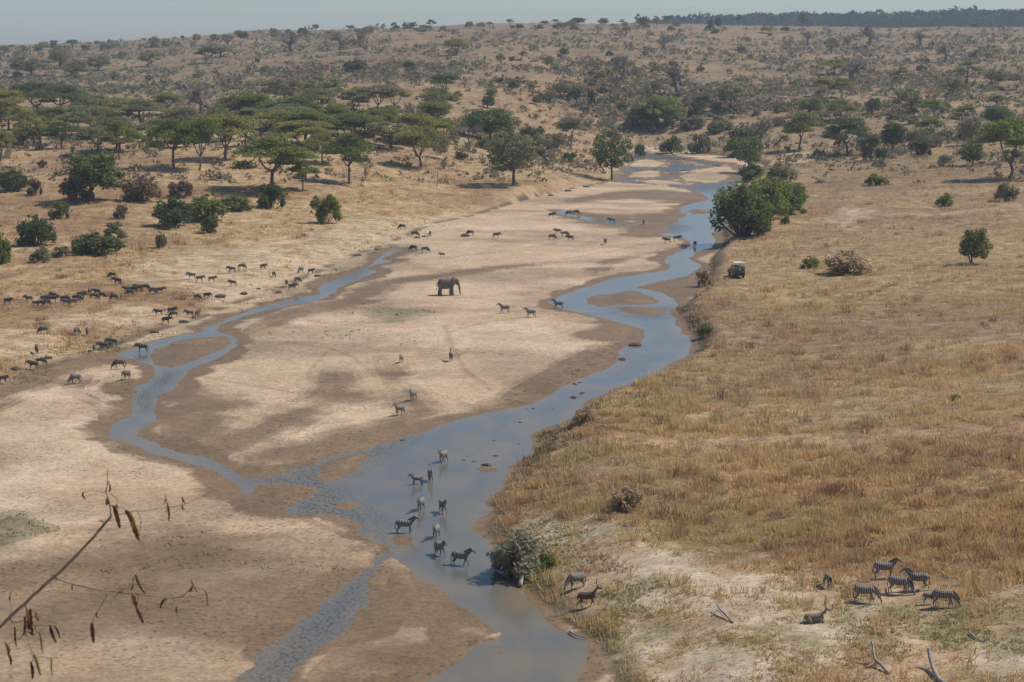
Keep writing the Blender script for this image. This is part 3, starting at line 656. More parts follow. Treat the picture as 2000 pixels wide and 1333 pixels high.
def twigtree(seed, H=13.0, Wd=14.0, rt=0.9, ntw=3800):
    """leafless grey tree: fat tapering trunk, forking limbs, a haze of twigs"""
    rng = np.random.default_rng(seed); tb = MBuild(); ends = []
    def grow(p, d, L, r, lev):
        n = 4; q = p + d * L; pts = bent(p, q, n, L * 0.08, rng); tb.tube(pts, np.linspace(r, r * 0.6, n), 7 if lev == 0 else 4)
        if lev >= 3: ends.append((q, d)); return
        for k in range(3 if lev else 4):
            nd = d * 0.55 + rdirs(rng, 1)[0] * 0.85 + np.array([0, 0, 0.18]); nd /= np.linalg.norm(nd)
            grow(q, nd, L * rng.uniform(0.55, 0.8), r * 0.5, lev + 1)
            if lev: ends.append((q * .6 + p * .4, nd))
    grow(np.array([0, 0, -0.4]), np.array([0, 0, 1.0]), H * 0.34, rt, 0)
    E = np.array([e[0] for e in ends]); D = np.array([e[1] for e in ends])
    i = rng.integers(0, len(E), ntw); d = D[i] * 0.4 + rdirs(rng, ntw) * 0.9; d /= np.linalg.norm(d, axis=1, keepdims=True)
    p = E[i] + rdirs(rng, ntw) * rng.uniform(0, H * 0.07, (ntw, 1)); l = H * rng.uniform(0.03, 0.085, (ntw, 1)); w = np.cross(d, rdirs(rng, ntw)) * 0.028
    v = np.stack([p - w, p + w, p + d * l + w * .3, p + d * l - w * .3], 1).reshape(-1, 3)
    tn = rng.uniform(0.7, 1.15, ntw)
    return tb.mesh('bare_trunk', smooth=True), mesh_from('bare_twigs', v, np.arange(ntw * 4).reshape(-1, 4), fcol=np.stack([tn, tn, tn], -1))

KIND = {
 'acacia': [acacia(1), acacia(2, fork=.36, npad=17), acacia(3, fork=.2, npad=22, dome=.36), acacia(4, lean=.3, npad=18), acacia(5, lean=-.35, npad=19, fork=.3)],
 'tier': [acacia(11, Wd=13, npad=7, dome=.7, fork=.35, nleaf=3000), acacia(12, Wd=13, npad=9, dome=.5, nleaf=3400)],
 'broad': [broad(21), broad(22, Wd=12, nb=26), broad(23, trunks=3, Wd=13, low=.2)],
 'loose': [broad(26, nb=18, nleaf=3600, loose=.2, Wd=12), broad(27, nb=15, nleaf=3200, loose=.2)],
 'bush': [bush(31), bush(32, nb=15), bush(33, H=2.6, nb=10)],
 'thicket': [bush(35, H=8, Wd=9, nb=30, nleaf=7500, size=.22), bush(36, H=8, Wd=9, nb=24, nleaf=6500, size=.22)],
 'bare': [twigtree(41), twigtree(42, Wd=15), twigtree(43, rt=1.15)],
 'thin': [twigtree(45, rt=.35, ntw=2600), twigtree(46, rt=.3, ntw=2600)],
}
DIM = {}
for k, lst in KIND.items():
    for n_, (tm, cm) in enumerate(lst):
        c = np.empty(len(cm.vertices) * 3, np.float32); cm.vertices.foreach_get('co', c); c = c.reshape(-1, 3)
        DIM[(k, n_)] = (np.percentile(c[:, 2], 99.7), np.percentile(np.abs(c[:, 0]), 99) * 2)
COLKEY = {}
def crown_variant(kind, n_, leaf):
    key = (kind, n_, leaf)
    if key not in COLKEY:
        tm, cm = KIND[kind][n_]; c2 = cm.copy(); c2.materials.clear(); c2.materials.append(M_leaf[leaf])
        t2 = tm.copy(); t2.materials.clear(); t2.materials.append(M_greybark if kind in ('bare', 'thin') else M_bark)
        COLKEY[key] = (t2, c2)
    return COLKEY[key]

CATNAME = {'acacia': ('acacia_tree', 'acacia tree'), 'tier': ('tiered_acacia', 'acacia tree'), 'broad': ('broadleaf_tree', 'tree'), 'loose': ('savanna_tree', 'tree'),
           'bush': ('bush', 'bush'), 'thicket': ('thicket', 'thicket'), 'bare': ('baobab_tree', 'baobab'), 'thin': ('bare_tree', 'bare tree')}
def plant_tree(kind, leaf, p, hm, wm, label, group=None, var=None, rz=None, parts=True, sink=0.0):
    if var is None: var = random.randrange(len(KIND[kind]))
    H0, W0 = DIM[(kind, var)]; tm, cm = crown_variant(kind, var, leaf)
    root = bpy.data.objects.new(CATNAME[kind][0], None if parts else cm); C.objects.link(root)
    root.location = (p[0], p[1], p[2] - sink); root.rotation_euler = (0, 0, random.uniform(0, 6.28) if rz is None else rz)
    root.scale = (wm / W0, wm / W0, hm / H0)
    tag(root, label, CATNAME[kind][1], group)
    if parts:
        a = bpy.data.objects.new('stem' if kind in ('bush', 'thicket') else 'trunk', tm); C.objects.link(a); a.parent = root
        b = bpy.data.objects.new({'bush': 'foliage', 'thicket': 'foliage', 'bare': 'twigs', 'thin': 'twigs'}.get(kind, 'crown'), cm); C.objects.link(b); b.parent = root
    return root
random.seed(5)
ORD = ['leftmost', 'second from the left', 'third from the left', 'fourth from the left', 'fifth from the left', 'sixth from the left', 'seventh from the left', 'eighth from the left', 'ninth from the left', 'tenth from the left'] + \
      [w + ' from the left' for w in ('eleventh twelfth thirteenth fourteenth fifteenth sixteenth seventeenth eighteenth nineteenth twentieth twenty-first twenty-second twenty-third twenty-fourth twenty-fifth twenty-sixth twenty-seventh twenty-eighth twenty-ninth thirtieth').split()]
def ordinal(i, n):
    if n == 1: return 'only'
    if i == n - 1: return 'rightmost'
    return ORD[i] if i < len(ORD) else '%dth from the left' % (i + 1)

PEND = []
def flush_labels():
    d = {}
    for o, base, x in PEND: d.setdefault(base, []).append((x, o))
    for base, l in d.items():
        l.sort(key=lambda t: t[0])
        for i, (x, o) in enumerate(l): o['label'] = base if len(l) == 1 else '%s, %s' % (base, ordinal(i, len(l)))
    PEND.clear()
# (kind, leaf, base x, base y, top y, width px, label or None, zone)
T = [
 ('acacia','olive',18,255,192,100,None,'belt'), ('acacia','dark',70,222,163,110,None,'back'), ('acacia','olive',130,262,208,80,None,'belt'),
 ('acacia','grey',182,262,206,115,'grey-green flat-topped acacia with a V-shaped forked trunk near the left edge','belt'), ('acacia','dark',120,228,168,130,None,'back'),
 ('acacia','grey',275,252,197,100,None,'belt'), ('acacia','green',325,222,182,70,None,'back'), ('bare','twig',395,232,166,80,'big leafless grey tree behind the left bank acacias',None),
 ('acacia','grey',192,302,247,95,None,'front'), ('acacia','olive',232,312,238,75,None,'front'), ('acacia','green',340,328,234,115,'bright green flat-topped acacia with a low forked trunk on the left bank','front'),
 ('acacia','green',388,333,234,90,None,'front'), ('acacia','olive',442,312,224,110,None,'front'), ('acacia','olive',0,315,256,60,None,'front'),
 ('broad','dark',183,392,300,106,'dark green rounded tree standing alone on the left plain',None), ('acacia','green',490,250,182,90,None,'back'), ('acacia','green',480,285,228,60,None,'belt'),
 ('acacia','green',534,375,268,170,'widest light green umbrella acacia, with bushes at its foot',None), ('acacia','olive',592,292,237,130,None,'front'),
 ('acacia','yellow',682,360,263,94,'olive acacia with a straight leaning trunk, right of the widest acacia','front'), ('thin','twig',714,352,305,36,'small bare leaning tree under the straight olive acacia',None),
 ('acacia','green',592,372,318,62,'small acacia with a pale slanting trunk at the right edge of the widest acacia','front'), ('acacia','olive',820,330,250,106,None,'front'),
 ('broad','dark',958,275,213,108,'dense dark green tree at the centre above the river bend',None), ('loose','grey',1003,362,262,124,'broad grey-green tree with a short dark trunk at the river bank',None),
 ('tier','dark',866,192,146,62,'dark tree with two separate flat tiers of foliage on the hillside',None), ('broad','dark',851,230,193,52,None,'mid'), ('acacia','olive',700,206,170,55,None,'mid'),
 ('acacia','olive',770,214,172,68,None,'mid'), ('acacia','olive',890,108,77,52,None,'hill'), ('bush','dark',692,140,115,46,None,'hill'), ('bush','dark',798,133,117,24,None,'hill'),
 ('broad','dark',954,212,186,28,None,'mid'), ('loose','grey',630,202,152,82,None,'mid'), ('loose','grey',555,202,152,90,None,'mid'), ('loose','grey',595,198,160,60,None,'mid'),
 ('acacia','olive',702,278,226,100,None,'belt'), ('loose','grey',762,292,238,90,None,'belt'), ('acacia','green',660,262,206,82,None,'belt'), ('acacia','dark',735,250,230,36,None,'belt'), ('acacia','olive',630,320,262,80,None,'front'),
 ('thin','twig',915,280,238,56,'leafless leaning tree beside the dense dark tree',None), ('acacia','olive',800,270,225,90,None,'belt'), ('acacia','grey',560,255,205,90,None,'belt'), ('acacia','olive',600,250,207,80,None,'belt'),
 ('bare','twig',570,100,66,70,None,'baobab'), ('bare','twig',665,97,60,56,None,'baobab'), ('bare','twig',704,92,56,40,None,'baobab'),
 ('loose','yellow',1195,353,263,82,'yellow-green lumpy tree at the water edge by the river bend',None), ('acacia','grey',1116,284,230,50,None,'mid'),
 ('broad','green',1295,247,188,92,'largest bright green tree above the far end of the river',None), ('broad','dark',1258,250,206,66,'dark spreading tree joined to the bright green tree above the river end',None),
 ('bare','twig',1322,192,120,62,None,'baobab'), ('bare','twig',1221,154,106,60,None,'baobab'), ('bare','twig',1295,95,70,46,None,'baobab'), ('bush','green',1102,106,92,18,None,'hill'),
 ('loose','grey',1428,216,160,54,None,'rhill'), ('loose','yellow',1462,338,268,66,None,'rhill'), ('bare','twig',1487,290,226,52,None,'baobab'), ('acacia','grey',1451,116,90,30,None,'hill'),
 ('broad','dark',1128,49,35,28,None,'sky'), ('broad','dark',1178,49,36,20,None,'sky'), ('broad','dark',1064,48,41,18,None,'sky'), ('tier','dark',1084,50,38,18,None,'sky'), ('tier','dark',1246,52,28,16,None,'sky'), ('tier','dark',1303,50,31,20,None,'sky'), ('tier','grey',1282,50,32,16,None,'sky'), ('tier','dark',1215,50,38,14,None,'sky'),
 ('tier','dark',1443,52,29,16,None,'sky'), ('broad','dark',1403,58,34,14,None,'sky'), ('broad','dark',1388,60,38,10,None,'sky'), ('broad','dark',1257,56,34,18,None,'sky'), ('tier','dark',1568,60,26,20,None,'sky'), ('acacia','dark',1506,44,30,14,None,'sky'), ('acacia','dark',1538,44,32,14,None,'sky'),
 ('broad','dark',1700,46,27,22,None,'ridge'), ('broad','dark',1725,46,26,26,None,'ridge'), ('tier','dark',1766,46,23,24,None,'ridge'), ('broad','dark',1786,52,31,20,None,'ridge'), ('tier','dark',1822,42,22,16,None,'ridge'), ('broad','dark',1866,42,24,16,None,'ridge'), ('broad','dark',1905,54,45,16,None,'ridge'),
 ('tier','dark',842,60,39,22,None,'sky'), ('tier','dark',808,62,44,16,None,'sky'), ('tier','dark',790,62,44,12,None,'sky'), ('tier','dark',770,62,44,14,None,'sky'), ('tier','grey',617,68,48,14,None,'sky'), ('tier','dark',685,64,50,20,None,'sky'), ('tier','dark',956,55,43,14,None,'sky'), ('tier','dark',996,52,38,18,None,'sky'), ('tier','dark',748,62,47,12,None,'sky'),
 ('tier','grey',105,97,79,18,None,'sky'), ('tier','dark',142,96,78,24,None,'sky'), ('tier','dark',23,98,88,16,None,'sky'), ('tier','dark',357,84,70,10,None,'sky'), ('broad','dark',476,80,62,22,None,'sky'), ('bare','twig',445,95,66,28,None,'baobab'),
 ('acacia','dark',400,124,92,50,'dark flat-crowned tree alone near the top of the left hillside',None), ('loose','grey',192,138,110,52,None,'hill'), ('loose','grey',118,135,94,56,None,'hill'), ('loose','grey',290,130,100,40,None,'hill'), ('loose','grey',60,150,112,70,None,'hill'), ('loose','grey',150,150,118,60,None,'hill'), ('loose','grey',210,100,83,30,None,'hill'), ('loose','grey',430,112,86,60,None,'hill'),
 ('acacia','dark',1656,303,232,108,'dark umbrella acacia with one leaning trunk above the right plain',None), ('bush','grey',1703,314,262,54,None,'rhill'), ('broad','dark',1742,298,240,44,None,'rhill'), ('acacia','olive',1558,294,220,90,None,'rhill'),
 ('broad','green',1582,222,190,56,None,'rhill'), ('acacia','olive',1642,234,196,64,None,'rhill'), ('acacia','olive',1610,189,153,48,None,'rhill'), ('acacia','olive',1643,192,154,50,None,'rhill'), ('bare','twig',1665,157,116,70,None,'baobab'), ('acacia','olive',1630,146,117,60,None,'rhill'),
 ('broad','dark',1706,222,192,32,None,'rhill'), ('loose','grey',1778,224,173,56,None,'rhill'), ('acacia','green',1826,228,196,62,None,'rhill'), ('acacia','olive',1760,160,132,34,None,'hill'), ('acacia','green',1813,272,229,60,None,'rhill'),
 ('acacia','green',1882,234,206,42,None,'rhill'), ('broad','dark',1946,250,207,58,None,'rhill'), ('acacia','olive',1944,208,186,44,None,'rhill'), ('loose','grey',1897,284,231,48,None,'rhill'), ('thin','twig',1871,296,258,16,'dead forked stump tree with a reddish trunk on the right slope',None),
 ('bush','dark',1802,306,273,30,None,'rhill'), ('broad','dark',1897,324,278,48,None,'rhill'), ('acacia','green',1972,348,232,130,'large dark-shaded acacia cut off by the right edge',None),
 ('bare','twig',1699,90,47,50,None,'baobab'), ('bare','twig',1798,93,60,40,None,'baobab'), ('bare','twig',1847,122,86,42,None,'baobab'), ('acacia','olive',1624,106,75,36,None,'hill'), ('bare','twig',1578,88,60,28,None,'baobab'), ('loose','grey',1655,90,73,16,None,'hill'),
 ('tier','green',1888,168,120,58,None,'rhill'), ('loose','grey',1950,170,135,50,None,'rhill'), ('acacia','grey',1985,175,145,40,None,'rhill'), ('acacia','olive',1905,118,97,28,None,'hill'), ('loose','grey',1860,190,150,40,None,'rhill'),
 ('thicket','dark',1450,462,360,118,'tall green riverside thicket leaning over the water on the right bank',None), ('thicket','green',1494,428,346,104,'green thicket tree behind the tall riverside thicket',None), ('thicket','dark',1528,404,352,84,'low spreading thicket at the right end of the riverside clump',None), ('bush','dark',1540,418,378,72,'dark rounded bush on the right flank of the riverside thicket',None),
 ('bush','green',1543,388,358,62,'bright green bush topping the right flank of the riverside thicket',None), ('bush','dark',1484,460,418,40,'low dark bush at the foot of the riverside thicket',None), ('bush','dark',1534,438,420,18,'tiny dark bush right of the riverside thicket',None),
 ('bush','green',1712,362,339,46,'dark green oval bush on the right plain below the umbrella acacia',None), ('bush','green',1845,403,377,34,'small green bush in brown grass on the right plain',None), ('bush','grey',1968,393,356,46,None,'rhill'), ('bush','green',1583,524,500,34,'small round green bush right of the safari vehicle',None),
 ('broad','dark',1903,516,447,60,'small dark multi-stemmed tree alone on the right plain',None),
 ('bush','dark',70,480,420,72,'dark green dome-shaped bush left of the herd of bushes on the left plain',None), ('bush','green',2,516,456,42,'green bush cut off by the left edge above the herd',None), ('bush','dark',188,496,452,100,'wide low dark thicket on the left plain',None), ('acacia','grey',226,492,433,48,'small flat-topped tree growing out of the wide low thicket',None),
 ('bush','dark',334,443,386,76,'dark green bush at the left end of the row below the acacias',None), ('bush','green',402,431,378,78,'large green bush in the middle of the row below the acacias',None), ('bush','green',458,411,380,66,'low light green bush at the right end of the row below the acacias',None), ('bush','dark',411,455,424,36,'small dark bush in front of the row below the acacias',None),
 ('bush','dark',530,407,360,54,'dark bush at the foot of the widest acacia',None), ('bush','green',636,437,381,58,'pointed green bush on the bank left of the dry river bed',None), ('bush','green',118,428,394,40,'pale green bush behind the dome-shaped bush',None), ('bush','dark',26,374,326,58,'dark bush near the left edge below the trees',None),
 ('bush','brown',275,393,343,74,None,'dry'), ('bush','brown',352,386,354,50,None,'dry'), ('bush','brown',150,395,350,60,None,'dry'), ('bush','brown',68,382,350,30,None,'dry'), ('bush','brown',84,328,312,22,None,'dry'), ('bush','grey',236,428,400,26,None,'dry'), ('bush','grey',315,485,452,0.1+22,None,'dry'), ('bush','grey',80,512,480,40,None,'dry'), ('bush','grey',118,502,482,30,None,'dry'),
 ('bush','rust',1374,560,524,30,'brown ragged bush on the eroded right bank below the vehicle',None), ('bush','grey',1378,655,630,36,'grey-green bush low on the right bank beside the bend',None), 
 ('bush','rust',1142,822,792,44,'brown bush at the river edge on the right bank',None), ('bush','rust',1222,996,952,64,'reddish-brown dense bush in the grass near the right bank',None), 
 ('bush','grey',1350,252,226,50,None,'gorge'), ('bush','dark',1312,300,265,46,None,'gorge'), ('bush','grey',1368,300,262,44,None,'gorge'), ('bush','grey',1410,255,230,50,None,'gorge'), ('bush','dark',1395,262,245,36,None,'gorge'), ('bush','grey',1452,282,240,60,None,'gorge'), ('bush','dark',1250,305,278,20,None,'gorge'), ('bush','grey',1372,200,180,42,None,'gorge'), ('bush','dark',1358,232,196,26,None,'gorge'),
 ('bush','green',1440,300,270,50,None,'gorge'), ('bush','dark',1465,355,318,50,None,'gorge'), ('bush','grey',1525,352,318,60,None,'rhill'), ('bush','grey',1040,280,246,50,None,'gorge'), ('bush','dark',1155,205,176,14,None,'hill'), ('bush','dark',1155,150,138,14,None,'hill'),
 ('bush','rust',1655,535,488,90,'wide reddish-brown dry shrub right of the vehicle',None), ('bush','green',1866,781,768,24,'small green tuft bush in the middle of the right grassland',None),
]
ZN = {'belt': 'middle row of acacias on the left bank', 'back': 'rear row of acacias on the left bank', 'front': 'front row of acacias on the left bank', 'mid': 'trees at the foot of the left hillside', 'hill': 'lone trees scattered high on the hillside',
      'baobab': 'leafless grey baobabs', 'rhill': 'trees on the right slope', 'sky': 'small trees standing on the skyline', 'ridge': 'trees on the dark wooded ridge', 'dry': 'dry shrubs on the left plain', 'bank': 'shrubs on the right river bank', 'gorge': 'bushes around the far end of the river'}
LEAFW = {'olive': 'olive green', 'green': 'fresh green', 'dark': 'dark green', 'grey': 'grey-green', 'yellow': 'yellow-green', 'brown': 'dry brown', 'rust': 'rusty dry', 'twig': 'leafless grey'}
SHAPEW = {'acacia': 'flat-topped acacia', 'tier': 'small layered tree', 'broad': 'round-crowned tree', 'loose': 'open-crowned tree', 'bush': 'bush', 'bare': 'baobab', 'thin': 'bare tree'}
PLACEW = {'belt': 'of the left bank middle row', 'back': 'of the left bank rear row', 'front': 'of the left bank front row', 'mid': 'at the foot of the left hillside', 'hill': 'scattered high on the hillside', 'baobab': 'on the hillside',
          'rhill': 'on the right slope', 'sky': 'standing on the skyline', 'ridge': 'on the dark ridge', 'dry': 'on the left plain', 'bank': 'on the right river bank', 'gorge': 'around the far end of the river'}
cnt = {}
for t in T:
    if t[6] is None: cnt.setdefault((t[7], t[1], t[0]), []).append(t[2])
for v in cnt.values(): v.sort()
NB = 0
for kind, leaf, bx, by, ty, wpx, label, zone in T:
    p = place(bx, by); s = scale_at(p)
    hm = (by - ty) / s * 1.02; wm = wpx / s
    if label is None:
        label = '%s %s %s' % (LEAFW[leaf] if kind != 'bare' else 'leafless grey', SHAPEW[kind], PLACEW[zone])
        PEND.append((None, label, bx))
    o_ = plant_tree(kind, leaf, p, hm, wm, label, ZN.get(zone), sink=0.1)
    if PEND and PEND[-1][0] is None: PEND[-1] = (o_, label, bx)
    if kind == 'bush': NB += 1

# the thick of the left bank acacia wood
rf_ = np.random.default_rng(61)
fill = sorted([(rf_.uniform(-20, 870), rf_.uniform(0, 1)) for k in range(44)])
for n_, (bx, v_) in enumerate(fill):
    yb = 192 + 95 * v_ + (0 if bx > 300 else 12); p = place(bx, yb); s = scale_at(p)
    lf = ['olive', 'green', 'dark', 'grey', 'olive', 'grey'][rf_.integers(6)]; kd = 'acacia' if rf_.uniform() < .7 else 'loose'
    hm = rf_.uniform(7.5, 11.5) * (1 if kd == 'acacia' else .8)
    lb = '%s %s in the %s of the left bank wood' % (LEAFW[lf], SHAPEW[kd], 'rear' if v_ < .33 else 'heart' if v_ < .7 else 'front'); PEND.append((None, lb, bx))
    PEND[-1] = (plant_tree(kd, lf, p, hm, hm * rf_.uniform(1.25, 1.75), lb, 'trees in the thick of the left bank wood', sink=.1), lb, bx)
# bushes fringing the skyline
for n_ in range(70):
    bx = rf_.uniform(-30, 1620); yb = np.interp(bx, cx, cy) + rf_.uniform(1, 12); p = place(bx, yb)
    if p[1] > 2300: continue
    hm = rf_.uniform(3, 7); kd = ['loose', 'bush', 'broad'][rf_.integers(3)]; lf = ['grey', 'dark', 'olive'][rf_.integers(3)]; lb = '%s %s fringing the %s skyline' % (LEAFW[lf], SHAPEW[kd], 'left' if bx < 520 else 'middle' if bx < 1050 else 'right'); o_ = plant_tree(kd, lf, p, hm, hm * rf_.uniform(1.1, 1.9), lb, 'bushy trees fringing the skyline', parts=False, sink=.1); PEND.append((o_, lb, bx))

# dead pole tree on the left bank
p = place(853, 366); s = scale_at(p); mb = MBuild(); rng = np.random.default_rng(3); H = 72 / s
mb.tube(bent((0, 0, -.3), (H * .03, 0, H), 6, .1, rng), np.linspace(.16, .05, 6), 6)
tw = MBuild()
for k in range(16):
    a = rng.uniform(0, 6.28); z = H * rng.uniform(.68, 1.0); l = H * rng.uniform(.06, .16)
    tw.tube(bent((0, 0, z), (math.cos(a) * l, math.sin(a) * l, z + l * rng.uniform(-.2, .6)), 4, .1, rng), [.07, .06, .04, .02], 4)
o = link('dead_tree', None); o.location = p; tag(o, 'thin pale dead pole tree with a ragged top in the left bank grass', 'dead tree')
link('trunk', mb.mesh('dead_trunk'), M_drift, o); link('branches', tw.mesh('dead_branches'), M_drift, o)

# ------------------------------------------------------------------ scattered hillside bushes
rng = np.random.default_rng(77)
def scatter(n, px0, px1, py0, py1, seed, bias=1.0):
    r = np.random.default_rng(seed); px = r.uniform(px0, px1, n); py = py0 + (py1 - py0) * r.uniform(0, 1, n) ** bias
    q = place_many(px, py); ok = ~np.isnan(q[:, 0]); return q[ok], px[ok], py[ok]
HB = 170
q, px, py = scatter(900, -60, 2060, 70, 330, 78, 0.9)
sb = grid_at(sbed, q[:, 0], q[:, 1]); k_ = 0
dens = fbm(q[:, 0], q[:, 1], 160, 201, 3)
KL = [('bush', 'brown', 'dry brown bush dotted over the hillside'), ('bush', 'grey', 'grey-green bush dotted over the hillside'), ('bush', 'dark', 'small dark green bush dotted over the hillside'), ('loose', 'grey', 'small'), ('thin', 'twig', 'x'), ('acacia', 'olive', 'x')]
for i in range(len(q)):
    if sb[i] < 12 or q[i, 1] < 560 or (dens[i] < 0.45 and q[i, 0] > -100) or (px[i] < 620 and 160 < py[i] < 330) : continue
    kk = int(rng.choice(6, p=[.12, .34, .10, .20, .12, .12])); kind, leaf, lab = KL[kk]
    hm = rng.uniform(2.0, 4.0) if kind == 'bush' else rng.uniform(4, 7.5)
    wm = hm * rng.uniform(1.2, 1.9) if kind == 'bush' else hm * rng.uniform(.9, 1.3)
    lb = '%s %s %s on the %s of the far hillside' % (LEAFW[leaf], 'bush' if kind == 'bush' else 'twiggy tree' if kind == 'thin' else 'flat-topped tree' if kind == 'acacia' else 'small tree', 'high' if py[i] < 120 else 'half-way' if py[i] < 190 else 'low', 'left' if px[i] < 660 else 'middle' if px[i] < 1330 else 'right')
    o_ = plant_tree(kind, leaf, q[i], hm, wm, lb, 'bushes scattered over the far hillside', parts=False, sink=0.1); k_ += 1; PEND.append((o_, lb, px[i]))
    if k_ >= HB: break
flush_labels()
# the countless small scrub of the hillside, as one object
q, px, py = scatter(60000, -400, 2400, 56, 360, 79, 0.85)
sb = grid_at(sbed, q[:, 0], q[:, 1]); den = fbm(q[:, 0], q[:, 1], 55, 203, 4); r = np.random.default_rng(80)
ok = (sb > 6) & (q[:, 1] < 2400) & (r.uniform(0, 1, len(q)) < np.clip((den - 0.34) * 3.4, 0.10, 1) * np.clip((q[:, 1] - 480) / 500, 0.12, 1))
q = q[ok]; NQ = len(q); per = 14
siz = r.uniform(0.45, 1.5, NQ) * (1 + (r.uniform(0, 1, NQ) < .14) * 1.0) * (0.8 + q[:, 1] / 1700)
i = np.repeat(np.arange(NQ), per); d = rdirs(r, len(i)); d[:, 2] = np.abs(d[:, 2]) * 1.1
c = q[i] + d * (siz[i] * r.uniform(.4, 1, len(i)))[:, None] * np.array([1.1, 1.1, .95])
v, f = leaf_quads(r, c, 0.34 * siz[i][:, None], 0.2)
pal = np.array([L(138, 124, 98), L(128, 130, 102), L(144, 124, 98), L(118, 124, 94), L(138, 132, 114), L(132, 114, 92)])
ci = r.choice(6, NQ, p=[.25, .2, .17, .13, .15, .10])
fc = pal[ci][i] * r.uniform(.7, 1.25, (len(i), 1))
tag(link('hillside_scrub', mesh_from('hillside_scrub', v, f, fcol=fc), M_grass), 'low brown and grey scrub covering the far hillside', 'scrub', kind='stuff')
# woodland on the far ridge
q, px, py = scatter(5200, 700, 2500, 24, 64, 83)
ok = q[:, 1] > 2450; q = q[ok]; NQ = len(q); per = 16
siz = r.uniform(2.5, 6, NQ) * (1 + (r.uniform(0, 1, NQ) < .08) * 1.0); i = np.repeat(np.arange(NQ), per); d = rdirs(r, len(i)); d[:, 2] = np.abs(d[:, 2])
c = q[i] + d * (siz[i])[:, None] * np.array([1.3, 1.3, .9]); v, f = leaf_quads(r, c, 0.5 * siz[i][:, None], 0.3)
fc = np.array([.04, .052, .034]) * r.uniform(.6, 1.4, (len(i), 1)) * r.uniform(.6, 1.5, NQ)[i][:, None]
tag(link('ridge_woodland', mesh_from('ridge_woodland', v, f, fcol=fc), M_grass), 'dark dense woodland covering the far ridge', 'woodland', kind='stuff')

# ------------------------------------------------------------------ grass
def tufts(name, P, hgt, wid, tint, nb, seed, spread=0.5, blade=0.05):
    r = np.random.default_rng(seed); n = len(P); i = np.repeat(np.arange(n), nb); m = len(i)
    a = r.uniform(0, 2 * math.pi, m); rad = wid[i] * r.uniform(0, 1, m) ** .7 * .5
    b = P[i] + np.stack([np.cos(a) * rad, np.sin(a) * rad, np.full(m, -.03)], -1)
    lean = np.stack([np.cos(a), np.sin(a), np.zeros(m)], -1) * (hgt[i] * spread * r.uniform(.2, 1, m))[:, None]
    h = hgt[i] * r.uniform(.55, 1.1, m) * (1 - .35 * (rad / (wid[i] * .5 + 1e-6)) ** 2)
    t = b + lean + np.array([0, 0, 1]) * h[:, None]
    a2 = r.uniform(0, 2 * math.pi, m); w = np.stack([np.cos(a2), np.sin(a2), np.zeros(m)], -1) * (blade * (.6 + wid[i]))[:, None]
    v = np.stack([b - w, b + w, t + w * .35, t - w * .35], 1).reshape(-1, 3)
    return mesh_from(name, v, np.arange(m * 4).reshape(-1, 4), fcol=tint[i] * r.uniform(.80, 1.18, (m, 1)))
CLR = place_many([1688,1726,1754,1793,1842,1815,1617,1590,1127,1146,1438,1445,1438,1690,1830], [1177,1130,1160,1152,1186,1180,1147,1216,1151,1187,541,546,549,1190,1195])
def clear(q, rad=2.2):
    m = np.ones(len(q), bool)
    for c in CLR: m &= np.hypot(q[:, 0] - c[0], (q[:, 1] - c[1] + 1.0) * .7) > rad * (1.6 if c[1] > 250 else 1)
    return m
q1, _, _ = scatter(200000, -250, 2250, 290, 1420, 90, 0.9)
gq = grid_at(grass, q1[:, 0], q1[:, 1]); r = np.random.default_rng(91)
clump = fbm(q1[:, 0], q1[:, 1], 2.6, 211, 3)
left = (q1[:, 0] < P0(1300, 600)[0]) & (grid_at(right_side * 1.0, q1[:, 0], q1[:, 1]) < .5)
ok = (r.uniform(0, 1, len(q1)) < gq * np.where(left, 0.95, 1.0)) & (q1[:, 1] < 800) & clear(q1, 1.1)
q1 = q1[ok]; clump = clump[ok]; left = left[ok]; n = len(q1)
hh = (0.17 + 0.66 * sstep(.42, .72, clump)) * r.uniform(.7, 1.3, n) * np.where(left, .75, 1.0) * (1 + np.clip(q1[:, 1] - 300, 0, 500) / 900)
ww = r.uniform(.45, 1.0, n) * (0.8 + q1[:, 1] / 450)
rr_ = fbm(q1[:, 0], q1[:, 1], 24, 111, 5); r3 = fbm(q1[:, 0], q1[:, 1], 4.5, 215, 3)
tt = mix(np.ones((n, 3)) * L(222, 193, 142), np.ones((n, 3)) * L(210, 178, 136), np.clip(sstep(.40, .62, rr_) * .7 + sstep(.5, .66, r3) * .6, 0, 1))
ng = sstep(26, 4, grid_at(sbed, q1[:, 0], q1[:, 1])) * sstep(.42, .62, fbm(q1[:, 0], q1[:, 1], 9, 217, 3)) * (q1[:, 1] < 260)
sx = P0(1350, 1080); ng = np.maximum(ng, sstep(16, 5, np.hypot((q1[:, 0] - sx[0]) * .6, (q1[:, 1] - sx[1]) * 1.6)) * .7)
tt = mix(tt, np.ones((n, 3)) * L(196, 184, 124), np.clip(ng, 0, 1) * .6)
print('grass tufts', n, 'bushes', NB + k_)
tag(link('dry_grass', tufts('dry_grass', q1, hh, ww, tt, 8, 92, .5, .032), M_grass), 'tan and brown dry grass covering both river banks', 'grass', kind='stuff')
